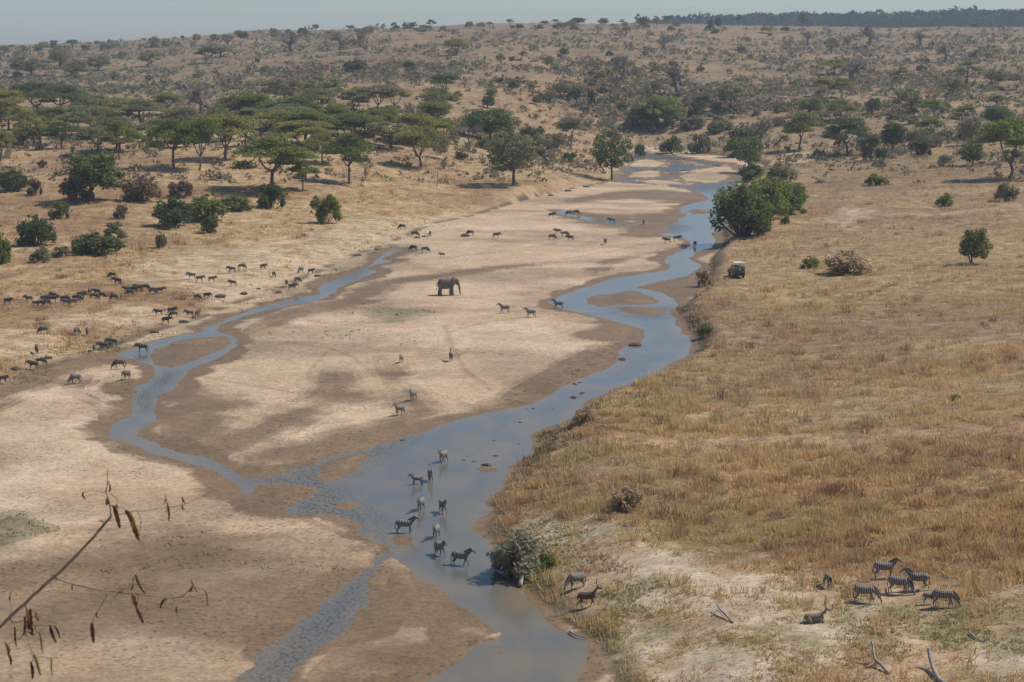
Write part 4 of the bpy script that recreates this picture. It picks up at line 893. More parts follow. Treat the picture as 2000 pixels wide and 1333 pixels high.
# coarse brown clumps standing out of the grass
q2, _, _ = scatter(9000, -200, 2200, 300, 1400, 95, .8)
gq = grid_at(grass, q2[:, 0], q2[:, 1]); cl = fbm(q2[:, 0], q2[:, 1], 15, 219, 4); r = np.random.default_rng(96)
ok = (gq > .3) & (cl > .47) & (r.uniform(0, 1, len(q2)) < .7) & (q2[:, 1] < 700) & clear(q2, 3.2); q2 = q2[ok]; n = len(q2)
hh = r.uniform(.4, 1.15, n); u_ = r.uniform(0, 1, n)[:, None]; tt = np.where(u_ < .5, L(192, 158, 122), np.where(u_ < .75, L(160, 124, 96), L(178, 158, 114))) * r.uniform(.8, 1.2, (n, 1))
tag(link('dry_weeds', tufts('dry_weeds', q2, hh, hh * r.uniform(1.4, 2.4, n), tt, 40, 97, .45, .016), M_grass), 'reddish brown dead weeds standing in the grass', 'weeds', kind='stuff')
# low green herbs and grey twigs along the near right bank
q3, _, _ = scatter(90000, 850, 2200, 480, 1420, 98, 1.2)
tz = grid_at(terrace, q3[:, 0], q3[:, 1]); sb = grid_at(sbed, q3[:, 0], q3[:, 1]); cl = fbm(q3[:, 0], q3[:, 1], 4.5, 221, 4); r = np.random.default_rng(99)
ok = (sb > .3) & ((tz > .3) | (sb < 9)) & (r.uniform(0, 1, len(q3)) < np.clip((cl - .53) * 6 + (sb < 3.0) * (.15 + .5 * (q3[:, 1] > 188)), 0.01, .9)); q3 = q3[ok]; n = len(q3)
hh = r.uniform(.06, .24, n); gg = fbm(q3[:, 0], q3[:, 1], 7, 223, 3)
tt = mix(np.ones((n, 3)) * L(140, 144, 90), np.ones((n, 3)) * L(190, 166, 120), sstep(.42, .58, gg)) * r.uniform(.8, 1.15, (n, 1))
dk = (sstep(3.2, 1.4, sb[ok]) * (q3[:, 1] > 188) * (fbm(q3[:, 0], q3[:, 1], 5, 229, 3) > .44)); tt = mix(tt, np.ones((n, 3)) * L(96, 88, 60), np.clip(dk, 0, 1) * .9); hh = hh * (1 + dk * 1.6)
tag(link('bank_herbs', tufts('bank_herbs', q3, hh, hh * 2.4, tt, 7, 100, .8, .035), M_grass), 'low green and straw-coloured herbs on the near right bank', 'herbs', kind='stuff')
# fringe of short green plants on the left shore and the mid-channel patch
q4, _, _ = scatter(60000, -100, 1250, 430, 1120, 101, 1)
gn = np.maximum(grid_at(green, q4[:, 0], q4[:, 1]), (grid_at(sbed, q4[:, 0], q4[:, 1]) > -4) * (grid_at(sbed, q4[:, 0], q4[:, 1]) < 8) * 1.6 * (fbm(q4[:, 0], q4[:, 1], 8, 225, 3) > .5))
r = np.random.default_rng(102); ok = (r.uniform(0, 1, len(q4)) < gn * .28) & (grid_at(sw, q4[:, 0], q4[:, 1]) > .8); q4 = q4[ok]; n = len(q4)
hh = r.uniform(.05, .22, n) * (1 + q4[:, 1] / 500)
tt = np.ones((n, 3)) * L(136, 130, 88) * r.uniform(.75, 1.25, (n, 1))
tag(link('shore_plants', tufts('shore_plants', q4, hh, hh * 3, tt, 5, 103, .8, .05), M_grass), 'short green plants along the left shore', 'shore plants', kind='stuff')

# ------------------------------------------------------------------ animals
def remeshed(mb, name, voxel, smooth=2):
    me = mb.mesh(name); o = bpy.data.objects.new('tmp', me); C.objects.link(o)
    m = o.modifiers.new('r', 'REMESH'); m.mode = 'VOXEL'; m.voxel_size = voxel; m.use_smooth_shade = True
    if smooth: s = o.modifiers.new('s', 'SMOOTH'); s.factor = 0.5; s.iterations = smooth
    dg = bpy.context.evaluated_depsgraph_get(); dg.update()
    r = bpy.data.meshes.new_from_object(o.evaluated_get(dg)); r.name = name
    bpy.data.objects.remove(o); return r
def chain(mb, st, k=10):
    """stations (x, z, side, vert) or (x, y, z, r) -> closed tube"""
    if len(st[0]) == 4 and st[0][3] is not None:
        mb.tube([(s[0], 0, s[1]) for s in st], [(s[2], s[3]) for s in st], k)
def legs(mb, fx, hx, wy, zt, r, gait, fold=0.0):
    g = gait; f = r
    for s, dx in ((1, g[0]), (-1, g[1])):
        mb.tube([(fx - .02, s * wy, zt * .92), (fx + dx * .2, s * wy, zt * .62), (fx + dx * .5, s * wy * .95, zt * .40), (fx + dx * .9, s * wy * .92, zt * .10), (fx + dx, s * wy * .92, 0.0)],
                [f * 1.9, f * 1.35, f * .95, f * .72, f * 1.05], 8)
    for s, dx in ((1, g[2]), (-1, g[3])):
        mb.tube([(hx + .04, s * wy * .9, zt * .95), (hx + .08 + dx * .15, s * wy, zt * .68), (hx - .12 + dx * .5, s * wy, zt * .43), (hx - .06 + dx * .9, s * wy * .95, zt * .10), (hx - .03 + dx, s * wy * .95, 0.0)],
                [f * 2.6, f * 1.9, f * 1.0, f * .75, f * 1.05], 8)

GAIT = {'stand': (0.05, -0.04, 0.03, -0.06), 'walk': (0.26, -0.22, -0.24, 0.20), 'graze': (0.16, -0.12, 0.05, -0.08), 'look': (-0.08, 0.10, -0.10, 0.12)}
def make_zebra(pose):
    mb = MBuild()
    mb.tube([(x, 0, z) for x, z, a, b in Z_B], [(a, b) for x, z, a, b in Z_B], 12)
    legs(mb, .50, -.52, .15, 0.85, .052, GAIT[pose])
    if pose == 'graze':
        nk = [(.48, 1.08, .13, .24), (.74, .92, .10, .18), (.96, .66, .085, .14), (1.10, .46, .08, .115)]
        hd = [(1.06, .52, .07, .10), (1.14, .38, .085, .115), (1.20, .22, .065, .085), (1.24, .08, .05, .06), (1.25, .03, .04, .045)]
        ears = (1.05, .56, .10, .06)
    else:
        nk = [(.46, 1.10, .13, .24), (.68, 1.26, .10, .19), (.88, 1.44, .085, .15), (.98, 1.56, .08, .115)]
        hd = [(.93, 1.60, .07, .09), (1.04, 1.56, .085, .115), (1.18, 1.44, .065, .085), (1.32, 1.31, .05, .06), (1.36, 1.27, .04, .045)]
        ears = (.95, 1.66, -.02, .14)
    tw = .35 if pose == 'look' else 0.0; X0 = nk[0][0]
    def ty(x): return tw * max(0, x - X0) ** 1.3
    for c in (nk, hd): mb.tube([(x - tw * .3 * max(0, x - X0), ty(x), z) for x, z, a, b in c], [(a, b) for x, z, a, b in c], 10)
    for s in (-1, 1): mb.tube([(ears[0], s * .05, ears[1]), (ears[0] + ears[2] * .6, s * .085, ears[1] + ears[3] * .6), (ears[0] + ears[2], s * .09, ears[1] + ears[3])], [.035, .04, .012], 6)
    body = remeshed(mb, 'zebra_body', 0.028)
    mn = MBuild(); top = [(x - b * (.62 if pose != 'graze' else -.55), z + b * (.85 if pose != 'graze' else .95)) for x, z, a, b in nk]
    mn.tube([(x, 0, z) for x, z in top], [(.022, .05), (.025, .075), (.025, .075), (.02, .05)], 6)
    tl = MBuild(); tl.tube([(-.70, 0, 1.14), (-.80, 0, 1.0), (-.82, 0, .75), (-.80, 0, .5), (-.79, 0, .42)], [.03, .022, .025, .045, .01], 6)
    return [('body', body, M_zebra), ('mane', mn.mesh('zebra_mane', smooth=True), M_black), ('tail', tl.mesh('zebra_tail', smooth=True), M_black)]
Z_B = [(-.74, 1.06, .07, .10), (-.70, 1.05, .19, .23), (-.50, 1.04, .27, .31), (-.2, 1.00, .30, .33), (.10, .98, .31, .33), (.40, 1.02, .25, .31), (.60, 1.06, .18, .27), (.70, 1.08, .09, .15)]
def make_gnu(pose):
    mb = MBuild()
    B = [(-.74, 1.00, .06, .09), (-.70, .99, .16, .20), (-.48, 1.00, .23, .27), (-.15, 1.00, .25, .30), (.15, 1.02, .26, .34), (.40, 1.06, .24, .37), (.58, 1.08, .18, .32), (.70, 1.06, .09, .18)]
    mb.tube([(x, 0, z) for x, z, a, b in B], [(a, b) for x, z, a, b in B], 12)
    legs(mb, .46, -.52, .14, 0.82, .045, GAIT[pose])
    if pose == 'graze':
        nk = [(.50, 1.12, .12, .26), (.74, .92, .10, .20), (.92, .68, .09, .15), (1.02, .52, .08, .12)]
        hd = [(1.00, .56, .08, .11), (1.08, .42, .09, .12), (1.12, .24, .07, .085), (1.15, .08, .075, .07), (1.16, .03, .05, .05)]
        hb, hf = (1.02, .60), (1.0, 0.0); face = 1
    else:
        nk = [(.50, 1.14, .12, .28), (.74, 1.20, .10, .22), (.92, 1.22, .09, .17), (1.00, 1.22, .08, .13)]
        hd = [(.98, 1.27, .08, .11), (1.06, 1.20, .09, .12), (1.16, 1.02, .07, .09), (1.25, .84, .075, .075), (1.27, .80, .05, .05)]
        hb, hf = (1.02, 1.34), (0, 1.0); face = 0
    tw = .5 if pose == 'look' else 0.0; X0 = nk[0][0]
    for c in (nk, hd): mb.tube([(x - tw * .2 * max(0, x - X0), tw * max(0, x - X0) ** 1.3, z) for x, z, a, b in c], [(a, b) for x, z, a, b in c], 10)
    hb = (hb[0], hb[1]); hy = tw * .42
    for s in (-1, 1): mb.tube([(hb[0] - .02, s * .08, hb[1] - .06), (hb[0] - .03, s * .20, hb[1] - .10)], [.03, .015], 6)
    body = remeshed(mb, 'wildebeest_body', 0.028)
    parts = [('body', body, M_gnu)]
    for s in (-1, 1):
        h = MBuild(); ux, uz = hf
        h.tube([(hb[0], hy + s * .03, hb[1] - .02), (hb[0], hy + s * .16, hb[1] - .03), (hb[0] + ux * .03, hy + s * .27, hb[1] + uz * .03 + .01), (hb[0] + ux * .16, hy + s * .28, hb[1] + uz * .15), (hb[0] + ux * .24, hy + s * .20, hb[1] + uz * .22)], [.045, .038, .03, .022, .008], 6)
        parts.append(('horn', h.mesh('wildebeest_horn', smooth=True), M_horn))
    mn = MBuild()
    mn.tube([(x - b * (.15 if not face else -.35), 0, z + b * .86) for x, z, a, b in nk], [(.025, .07)] * 4, 6)
    mn.tube([(x - b * .1 - face * b * .5, 0, z - b * 1.0) for x, z, a, b in nk], [(.025, .10)] * 4, 6)
    parts.append(('mane', mn.mesh('wildebeest_mane', smooth=True), M_black))
    tl = MBuild(); tl.tube([(-.70, 0, 1.10), (-.79, 0, .95), (-.81, 0, .7), (-.79, 0, .4), (-.78, 0, .3)], [.025, .025, .035, .05, .01], 6)
    parts.append(('tail', tl.mesh('wildebeest_tail', smooth=True), M_black)); return parts
def make_waterbuck(pose):
    mb = MBuild()
    B = [(-.72, 1.0, .07, .09), (-.68, .99, .17, .21), (-.48, .98, .24, .29), (-.1, .95, .26, .30), (.2, .96, .26, .31), (.45, 1.0, .22, .29), (.6, 1.04, .16, .24), (.68, 1.06, .08, .14)]
    if pose == 'lie': B = [(x, z - .60, a * 1.05, b) for x, z, a, b in B]
    mb.tube([(x, 0, z) for x, z, a, b in B], [(a, b) for x, z, a, b in B], 12)
    dz = -.60 if pose == 'lie' else 0
    if pose == 'lie':
        for s in (-1, 1):
            mb.tube([(.42, s * .18, .34), (.60, s * .22, .12), (.78, s * .22, .10), (.62, s * .24, .05), (.45, s * .24, .04)], [.10, .075, .05, .04, .035], 8)
            mb.tube([(-.5, s * .2, .38), (-.30, s * .30, .18), (-.12, s * .33, .10), (-.45, s * .36, .07), (-.28, s * .38, .04)], [.18, .12, .07, .045, .035], 8)
    else: legs(mb, .46, -.52, .14, 0.82, .045, GAIT[pose])
    nk = [(.48, 1.10, .12, .22), (.64, 1.30, .10, .17), (.78, 1.46, .09, .14), (.86, 1.56, .08, .12)]
    hd = [(.82, 1.60, .07, .09), (.92, 1.60, .08, .11), (1.06, 1.54, .06, .08), (1.20, 1.46, .045, .055), (1.23, 1.44, .035, .04)]
    for c in (nk, hd): mb.tube([(x, 0, z + dz) for x, z, a, b in c], [(a, b) for x, z, a, b in c], 10)
    for s in (-1, 1): mb.tube([(.83, s * .07, 1.64 + dz), (.78, s * .17, 1.70 + dz), (.76, s * .20, 1.72 + dz)], [.03, .04, .01], 6)
    parts = [('body', remeshed(mb, 'waterbuck_body', 0.028), M_buck)]
    for s in (-1, 1):
        h = MBuild(); pts = [(.88, s * .04, 1.66 + dz), (.82, s * .09, 1.82 + dz), (.76, s * .16, 2.0 + dz), (.78, s * .20, 2.18 + dz), (.88, s * .20, 2.34 + dz)]
        h.tube(pts, [.032, .028, .024, .018, .006], 6); parts.append(('horn', h.mesh('waterbuck_horn', smooth=True), M_horn))
    tl = MBuild(); tl.tube([(-.68, 0, 1.08 + dz), (-.76, 0, .92 + dz), (-.76, 0, max(.05, .62 + dz))], [.03, .025, .03], 6)
    parts.append(('tail', tl.mesh('waterbuck_tail', smooth=True), M_buck)); return parts
def make_elephant():
    mb = MBuild()
    B = [(-1.55, 2.05, .2, .3), (-1.42, 2.0, .58, .72), (-1.0, 2.05, .78, .92), (-.4, 2.02, .88, .95), (.2, 2.05, .85, .95), (.8, 2.12, .72, .88), (1.2, 2.2, .5, .7), (1.4, 2.25, .3, .4)]
    mb.tube([(x, 0, z) for x, z, a, b in B], [(a, b) for x, z, a, b in B], 14)
    H = [(1.0, 2.45, .42, .60), (1.45, 2.55, .45, .60), (1.85, 2.50, .40, .52), (2.05, 2.3, .28, .40), (2.12, 2.2, .12, .2)]
    mb.tube([(x, 0, z) for x, z, a, b in H], [(a, b) for x, z, a, b in H], 12)
    mb.tube([(1.95, 0, 2.35), (2.2, 0, 1.95), (2.32, 0, 1.45), (2.38, 0, .95), (2.44, 0, .5), (2.55, 0, .22), (2.70, 0, .16)], [.34, .27, .21, .165, .13, .11, .08], 10)
    mb.tube([(1.75, 0, 2.1), (1.95, 0, 1.85), (2.0, 0, 1.72)], [.2, .14, .06], 8)
    for s, dx in ((1, .22), (-1, -.10)):
        mb.tube([(.85, s * .42, 2.0), (.88 + dx * .3, s * .44, 1.35), (.85 + dx * .7, s * .44, .8), (.85 + dx, s * .44, .25), (.87 + dx, s * .44, 0)], [.40, .31, .25, .23, .27], 10)
    for s, dx in ((1, -.28), (-1, .12)):
        mb.tube([(-1.05, s * .42, 2.0), (-.98 + dx * .3, s * .46, 1.35), (-1.12 + dx * .7, s * .46, .8), (-1.12 + dx, s * .46, .25), (-1.08 + dx, s * .46, 0)], [.50, .38, .26, .23, .27], 10)
    parts = [('body', remeshed(mb, 'elephant_body', 0.06, 3), M_ele)]
    for s in (-1, 1):
        e = MBuild(); e.tube([(1.55, s * .42, 2.55), (1.35, s * .60, 2.5), (1.08, s * .74, 2.35), (.86, s * .78, 2.2)], [(.06, .55), (.05, .78), (.05, .70), (.03, .30)], 10)
        parts.append(('ear', remeshed(e, 'elephant_ear', .05, 2), M_ele))
        t = MBuild(); t.tube([(2.0, s * .2, 1.95), (2.25, s * .27, 1.65), (2.5, s * .26, 1.5), (2.72, s * .22, 1.5)], [.07, .06, .045, .015], 8)
        parts.append(('tusk', t.mesh('tusk', smooth=True), M_ivory))
    tl = MBuild(); tl.tube([(-1.5, 0, 2.35), (-1.72, 0, 2.0), (-1.76, 0, 1.4), (-1.75, 0, 1.05), (-1.75, 0, .85)], [.08, .05, .035, .06, .02], 6)
    parts.append(('tail', tl.mesh('elephant_tail', smooth=True), M_ele)); return parts

def mat_zebra():
    m, nt, b = newmat('zebra_coat')
    tc = N(nt, 'ShaderNodeTexCoord'); sx = N(nt, 'ShaderNodeSeparateXYZ'); nt.links.new(tc.outputs['Object'], sx.inputs[0])
    no = N(nt, 'ShaderNodeTexNoise'); no.inputs['Scale'].default_value = 3; nt.links.new(tc.outputs['Object'], no.inputs['Vector'])
    def mth(op, a, b_=None):
        n = N(nt, 'ShaderNodeMath', operation=op)
        for i, v in enumerate((a, b_)):
            if v is None: continue
            if isinstance(v, (int, float)): n.inputs[i].default_value = v
            else: nt.links.new(v, n.inputs[i])
        return n.outputs[0]
    ph = mth('ADD', mth('MULTIPLY', sx.outputs['X'], 58.0), mth('MULTIPLY', mth('MULTIPLY', sx.outputs['X'], sx.outputs['Z']), -8.0))
    ph = mth('ADD', ph, mth('MULTIPLY', no.outputs[0], 7.0))
    body = mth('SINE', ph); leg = mth('SINE', mth('MULTIPLY', sx.outputs['Z'], 62.0))
    isleg = mth('LESS_THAN', sx.outputs['Z'], 0.68)
    st = N(nt, 'ShaderNodeMix', data_type='FLOAT'); nt.links.new(isleg, st.inputs[0]); nt.links.new(body, st.inputs[2]); nt.links.new(leg, st.inputs[3])
    r = N(nt, 'ShaderNodeMapRange'); r.inputs[1].default_value = -.15; r.inputs[2].default_value = .35; nt.links.new(st.outputs[0], r.inputs[0])
    mx = N(nt, 'ShaderNodeMix', data_type='RGBA'); mx.inputs[6].default_value = (.035, .032, .03, 1); mx.inputs[7].default_value = (.40, .37, .32, 1)
    nt.links.new(r.outputs[0], mx.inputs[0]); nt.links.new(mx.outputs[2], b.inputs['Base Color']); b.inputs['Roughness'].default_value = .8
    return m
M_zebra = mat_zebra(); M_black = mat_plain('black_hair', (.03, .027, .025), .9); M_horn = mat_plain('horn', (.06, .05, .045), .5)
M_gnu = mat_plain('wildebeest_coat', (.17, .15, .13), .85, .45, 2.2, each=.35); M_buck = mat_plain('waterbuck_coat', (.13, .09, .065), .9, .3, 3); M_buck2 = mat_plain('paler_waterbuck_coat', (.26, .20, .15), .9, .3, 3)
M_ele = mat_plain('elephant_hide', (.19, .165, .14), .9, .3, 2.5, bump=.3); M_ivory = mat_plain('ivory', (.5, .45, .35), .5)
LIB = {}
def animal(species, pose, px, py, rz, label, group=None, s=1.0, dz=0.0):
    key = (species, pose)
    if key not in LIB:
        LIB[key] = {'zebra': make_zebra, 'wildebeest': make_gnu, 'waterbuck': make_waterbuck}[species](pose) if species != 'elephant' else make_elephant()
        for n_, me, mt in LIB[key]: me.materials.clear(); me.materials.append(mt)
    if key == ('waterbuck', 'lie'):
        for n_, me, mt in LIB[key]:
            if n_ != 'horn': me.materials[0] = M_buck2
    p = place(px, py); o = bpy.data.objects.new(species, None); C.objects.link(o)
    o.location = (p[0], p[1], max(p[2], -.12) + dz); o.rotation_euler = (0, 0, R(rz)); o.scale = (s * random.uniform(.95, 1.05), s * random.uniform(.93, 1.07), s)
    tag(o, label, species, group)
    for n_, me, mt in LIB[key]:
        c = bpy.data.objects.new(n_, me); C.objects.link(c); c.parent = o
    return o

animal('elephant', '', 872, 577, -4, 'grey elephant walking right across the pale dry sand bar', s=1.0)
ZW = 'zebras wading down the shallow river'; ZS = 'zebras on the sand bar'; ZG = 'zebras grazing on the right bank'
for a in [
 ('walk', 866, 910, -115, 'rearmost of the wading zebras, highest up in the river', ZW), ('walk', 841, 948, -80, 'wading zebra with another close on its left, facing away from it', ZW),
 ('stand', 815, 954, -150, 'slim wading zebra on the outer left, beside another zebra', ZW), ('walk', 822, 1005, -100, 'wading zebra level with another, the left one, in mid river', ZW),
 ('walk', 865, 1010, -70, 'dark wading zebra level with another, the right one, in mid river', ZW), ('stand', 790, 1043, -5, 'dark zebra standing side-on at the left edge of the river by a mud shoal', ZW),
 ('walk', 852, 1058, -100, 'wading zebra directly above the second lowest one', ZW), ('walk', 859, 1094, -60, 'second lowest wading zebra, head lowered toward the right', ZW),
 ('walk', 899, 1113, -18, 'lowest wading zebra, side-on with its reflection below', ZW),
 ('walk', 781, 812, -130, 'zebra on the sand bar walking toward the river, lower of two', ZS), ('walk', 807, 783, -110, 'zebra on the sand bar just behind another, upper of two', ZS),
 ('stand', 784, 709, -100, 'small lone zebra in the middle of the sand bar seen head-on', ZS), ('stand', 881, 706, 95, 'dark lone zebra standing where two trails cross on the sand', ZS),
 ('walk', 1037, 621, 178, 'dark zebra walking left on the sand above the trail', ZS), ('walk', 986, 612, 175, 'striped zebra walking left on the sand below the elephant', ZS), ('walk', 1091, 604, 172, 'pale zebra standing at the left tip of the river bend', ZS),
 ('graze', 1688, 1177, -12, 'grazing zebra with a striped rump, leftmost of the close grazing group', ZG), ('stand', 1726, 1130, -4, 'zebra at the back of the grazing group with neck stretched right', ZG),
 ('graze', 1754, 1160, -25, 'plain-looking zebra grazing in the middle of the group', ZG), ('walk', 1793, 1152, 165, 'zebra facing left behind the middle of the grazing group', ZG),
 ('graze', 1842, 1186, -20, 'rightmost grazing zebra with its head in the grass', ZG), ('graze', 1617, 1147, 100, 'small zebra seen end-on, apart to the left of the grazing group', ZG),
 ('graze', 1127, 1151, -150, 'pale zebra with lowered head beside the dark horned antelope', ZG)]:
    o = animal('zebra', a[0], a[1], a[2], a[3], a[4], a[5], s=0.8 if a[1] in (784, 1617, 815) else 1.0)
o = animal('zebra', 'stand', 1815, 1180, -8, 'dark zebra foal standing beside the rightmost grazing zebra', ZG, s=.66)
animal('waterbuck', 'walk', 1146, 1187, 4, 'dark brown antelope with tall ringed horns walking right above the bank')
animal('waterbuck', 'lie', 1590, 1216, 0, 'brown antelope with tall horns lying on the pale ground, facing right')
G1 = [(15,596,0),(57,592,170),(70,600,5),(80,601,0),(92,598,180),(103,593,5),(105,584,175),(88,592,0),(127,592,10),(130,598,180),(144,598,0),(150,591,0),(158,585,-30),(175,576,90),(183,586,0),(190,578,170),(199,584,-20),(224,589,160)]
G2 = [(248,572,180),(262,574,0),(270,568,180),(255,579,160),(283,569,0),(298,575,-10),(312,574,10)]
G3 = [(220,545,175),(230,557,170)]
G4 = [(472,527,0),(453,534,190),(514,527,-10),(535,542,-60),(607,536,-15),(588,534,240),(581,553,-20),(560,560,260),(571,567,0)]
G5 = [(375,546,190),(390,552,-10),(414,552,-10),(455,560,190),(385,587,-20),(404,585,-20)]
G6 = [(310,618,200),(335,615,-10),(340,621,190),(324,634,-20),(371,620,180),(386,621,90)]
G7 = [(86,653,180),(150,656,80),(171,657,90),(184,687,100),(203,685,200),(212,681,190),(220,678,180)]
G8 = [(72,692,100),(66,723,180),(79,714,0),(6,750,-20)]
for G, gl in ((G1, 'in the tight herd at the left edge'), (G2, 'in the bunched herd on the left bank'), (G3, 'of two above the herd'), (G4, 'on the left bank above the narrow stream'), (G5, 'on the pale bare patch'),
              (G6, 'low on the left bank'), (G7, 'along the lower left bank slope'), (G8, 'at the lower left edge by the grey patch')):
    G = sorted(G); n = len(G)
    for i, (px, py, rz) in enumerate(G):
        pose = random.choice(['graze', 'graze', 'stand', 'walk', 'look'])
        pw = {'graze': 'grazing', 'stand': 'standing', 'walk': 'walking', 'look': 'looking'}[pose]
        animal('wildebeest', pose, px, py, rz + random.uniform(-12, 12), 'dark %s wildebeest, %s %s' % (pw, ordinal(i, n), gl), 'wildebeest on the left bank', s=random.uniform(.78, 1.0))
for px, py, rz, pose, lab in [(279,690,180,'stand','wildebeest standing in the stream where it widens'), (148,750,220,'graze','wildebeest with lowered pale head alone on the lower left sand'), (234,721,190,'graze','wildebeest grazing on the sand left of the stream, upper of two'), (248,743,250,'stand','very dark wildebeest at the stream edge, lower of two'),
   (1357,484,-80,'stand','dark antelope-like wildebeest standing in the river right of centre'), (1303,476,180,'stand','wildebeest at the tip of the wet sand spit'), (1322,472,0,'stand','wildebeest stepping off the wet sand spit'), (1182,478,-80,'stand','wildebeest alone on the far sand, facing the camera'),
   (1090,458,180,'stand','upper wildebeest of the far trio on the sand'), (1103,463,0,'graze','middle wildebeest of the far trio on the sand'), (1114,471,190,'walk','lower wildebeest of the far trio on the sand'), (1078,469,0,'graze','pale wildebeest left of the far trio on the sand'),
   (1077,426,0,'stand','leftmost wildebeest by the small far pool'), (1112,422,200,'graze','wildebeest drinking at the small far pool'), (1125,420,0,'graze','rightmost wildebeest drinking at the small far pool'), (1195,438,180,'walk','wildebeest crossing the far narrow stream'), (1257,440,-90,'stand','lone wildebeest on the dark wet sand'),
   (919,461,180,'graze','wildebeest on a dark mound at the top of the sand'), (969,466,0,'walk','wildebeest walking on the upper sand right of the mound'), (786,449,180,'graze','wildebeest furthest up the left shore'), (810,463,0,'graze','wildebeest behind the lumpy mud on the left shore'), (840,463,-80,'stand','wildebeest facing the camera on the left shore'),
   (808,491,180,'graze','dark wildebeest in the green stream head, left one'), (830,494,0,'graze','wildebeest in the green stream head, right one'), (864,503,180,'stand','small wildebeest calf alone on the upper sand')]:
    animal('wildebeest', pose, px, py, rz, lab, 'scattered wildebeest in the river bed', s=.7 if 'calf' in lab else .97)

# ------------------------------------------------------------------ safari vehicle
M_paint = mat_plain('dull_green_paint', (.085, .085, .055), .45, .2, 2, spec=.5); M_roof = mat_plain('pale_roof', (.62, .60, .52), .6, .08, 2)
M_tyre = mat_plain('tyre', (.03, .03, .03), .85); M_rim = mat_plain('rim', (.30, .30, .28), .4, metal=.6); M_glass = mat_plain('window_glass', (.02, .025, .03), .08, .1, 2, spec=.8)
M_yel = mat_plain('yellow_plastic', (.62, .48, .06), .5, .1); M_red = mat_plain('red_lens', (.35, .02, .02), .3); M_lamp = mat_plain('clear_lens', (.6, .6, .55), .2); M_dark = mat_plain('dark_metal', (.04, .04, .04), .6)
p = place(1438, 541)
car = bpy.data.objects.new('safari_vehicle', None); C.objects.link(car); car.location = p; car.rotation_euler = (0, 0, R(97)); car.scale = (1.1, 1.1, 1.1)
tag(car, 'dull green open-roof safari vehicle with white raised roof, parked on the right bank', 'safari vehicle')
def prism(mb, prof, w, y0=0.0):
    n = len(prof); v = [(x, y0 - w / 2, z) for x, z in prof] + [(x, y0 + w / 2, z) for x, z in prof]
    f = [(i, (i + 1) % n, n + (i + 1) % n, n + i) for i in range(n)]
    mb.add(v, f)
    cxm = sum(x for x, z in prof) / n; czm = sum(z for x, z in prof) / n
    c0 = [(cxm, y0 - w / 2, czm), (cxm, y0 + w / 2, czm)]
    mb.add([v[i] for i in range(n)] + [c0[0]], [(n, (i + 2) % n, (i + 1) % n, i) for i in range(0, n, 2)])
    mb.add([v[n + i] for i in range(n)] + [c0[1]], [(n, i, (i + 1) % n, (i + 2) % n) for i in range(0, n, 2)])
def bevelled(mb, name, w=.03):
    me = mb.mesh(name); o = bpy.data.objects.new('tmp', me); C.objects.link(o); m = o.modifiers.new('b', 'BEVEL'); m.width = w; m.segments = 2; m.limit_method = 'ANGLE'
    dg = bpy.context.evaluated_depsgraph_get(); dg.update(); r = bpy.data.meshes.new_from_object(o.evaluated_get(dg)); bpy.data.objects.remove(o); return r
mb = MBuild(); prism(mb, [(-2.4, .55), (-2.45, 1.0), (-2.42, 1.18), (.72, 1.18), (2.2, 1.10), (2.38, 1.02), (2.42, .60), (2.2, .50), (1.9, .45), (-1.0, .45)], 1.72)
body = link('body', bevelled(mb, 'body'), M_paint, car)
mb = MBuild(); prism(mb, [(-2.40, 1.18), (-2.34, 1.86), (-2.2, 1.92), (.30, 1.92), (.42, 1.86), (.80, 1.18)], 1.60)
cabin = link('cabin', bevelled(mb, 'cabin'), M_paint, car)
for (x0, x1, tp) in ((-2.2, -1.25, 0), (-1.15, -.35, 0), (-.25, .42, .25)):
    for s in (-1, 1):
        g = MBuild(); g.add([(x0, s * .81, 1.28), (x1, s * .81, 1.28), (x1 - tp, s * .805, 1.80), (x0, s * .805, 1.80)], [(0, 1, 2, 3)]); link('window', g.mesh('window'), M_glass, cabin)
g = MBuild(); g.add([(-2.405, -.66, 1.26), (-2.405, .66, 1.26), (-2.36, .62, 1.80), (-2.36, -.62, 1.80)], [(0, 1, 2, 3)]); link('rear_window', g.mesh('rear_window'), M_glass, cabin)
g = MBuild(); g.add([(.775, -.7, 1.25), (.775, .7, 1.25), (.49, .66, 1.80), (.49, -.66, 1.80)], [(0, 1, 2, 3)]); link('windscreen', g.mesh('windscreen'), M_glass, cabin)
mb = MBuild(); mb.box((-.95, 0, 2.50), (2.5, 1.5, .09)); rf = link('roof', bevelled(mb, 'roof', .04), M_roof, car)
for x in (-2.1, .2):
    for s in (-1, 1):
        mb = MBuild(); mb.tube([(x, s * .68, 1.9), (x, s * .68, 2.47)], [.025, .025], 6); link('roof_post', mb.mesh('roof_post'), M_dark, rf)
for x in (-1.5, 1.5):
    for s in (-1, 1):
        w = bpy.data.objects.new('wheel', None); C.objects.link(w); w.parent = car; w.location = (x, s * .78, .38)
        mb = MBuild(); mb.tube([(0, -.13, 0), (0, -.12, 0), (0, .12, 0), (0, .13, 0)], [.34, .38, .38, .34], 20); link('tyre', mb.mesh('tyre', smooth=True), M_tyre, w)
        mb = MBuild(); mb.tube([(0, -.14, 0), (0, .14, 0)], [.2, .2], 14); link('rim', mb.mesh('rim'), M_rim, w)
mb = MBuild(); mb.tube([(-2.46, -.35, 1.12), (-2.47, -.35, 1.12), (-2.66, -.35, 1.12), (-2.67, -.35, 1.12)], [.33, .38, .38, .33], 20); sw_ = link('spare_wheel', mb.mesh('spare_wheel', smooth=True), M_tyre, car)
mb = MBuild(); mb.tube([(-2.60, -.35, 1.12), (-2.69, -.35, 1.12)], [.2, .18], 14); link('rim', mb.mesh('rim'), M_rim, sw_)
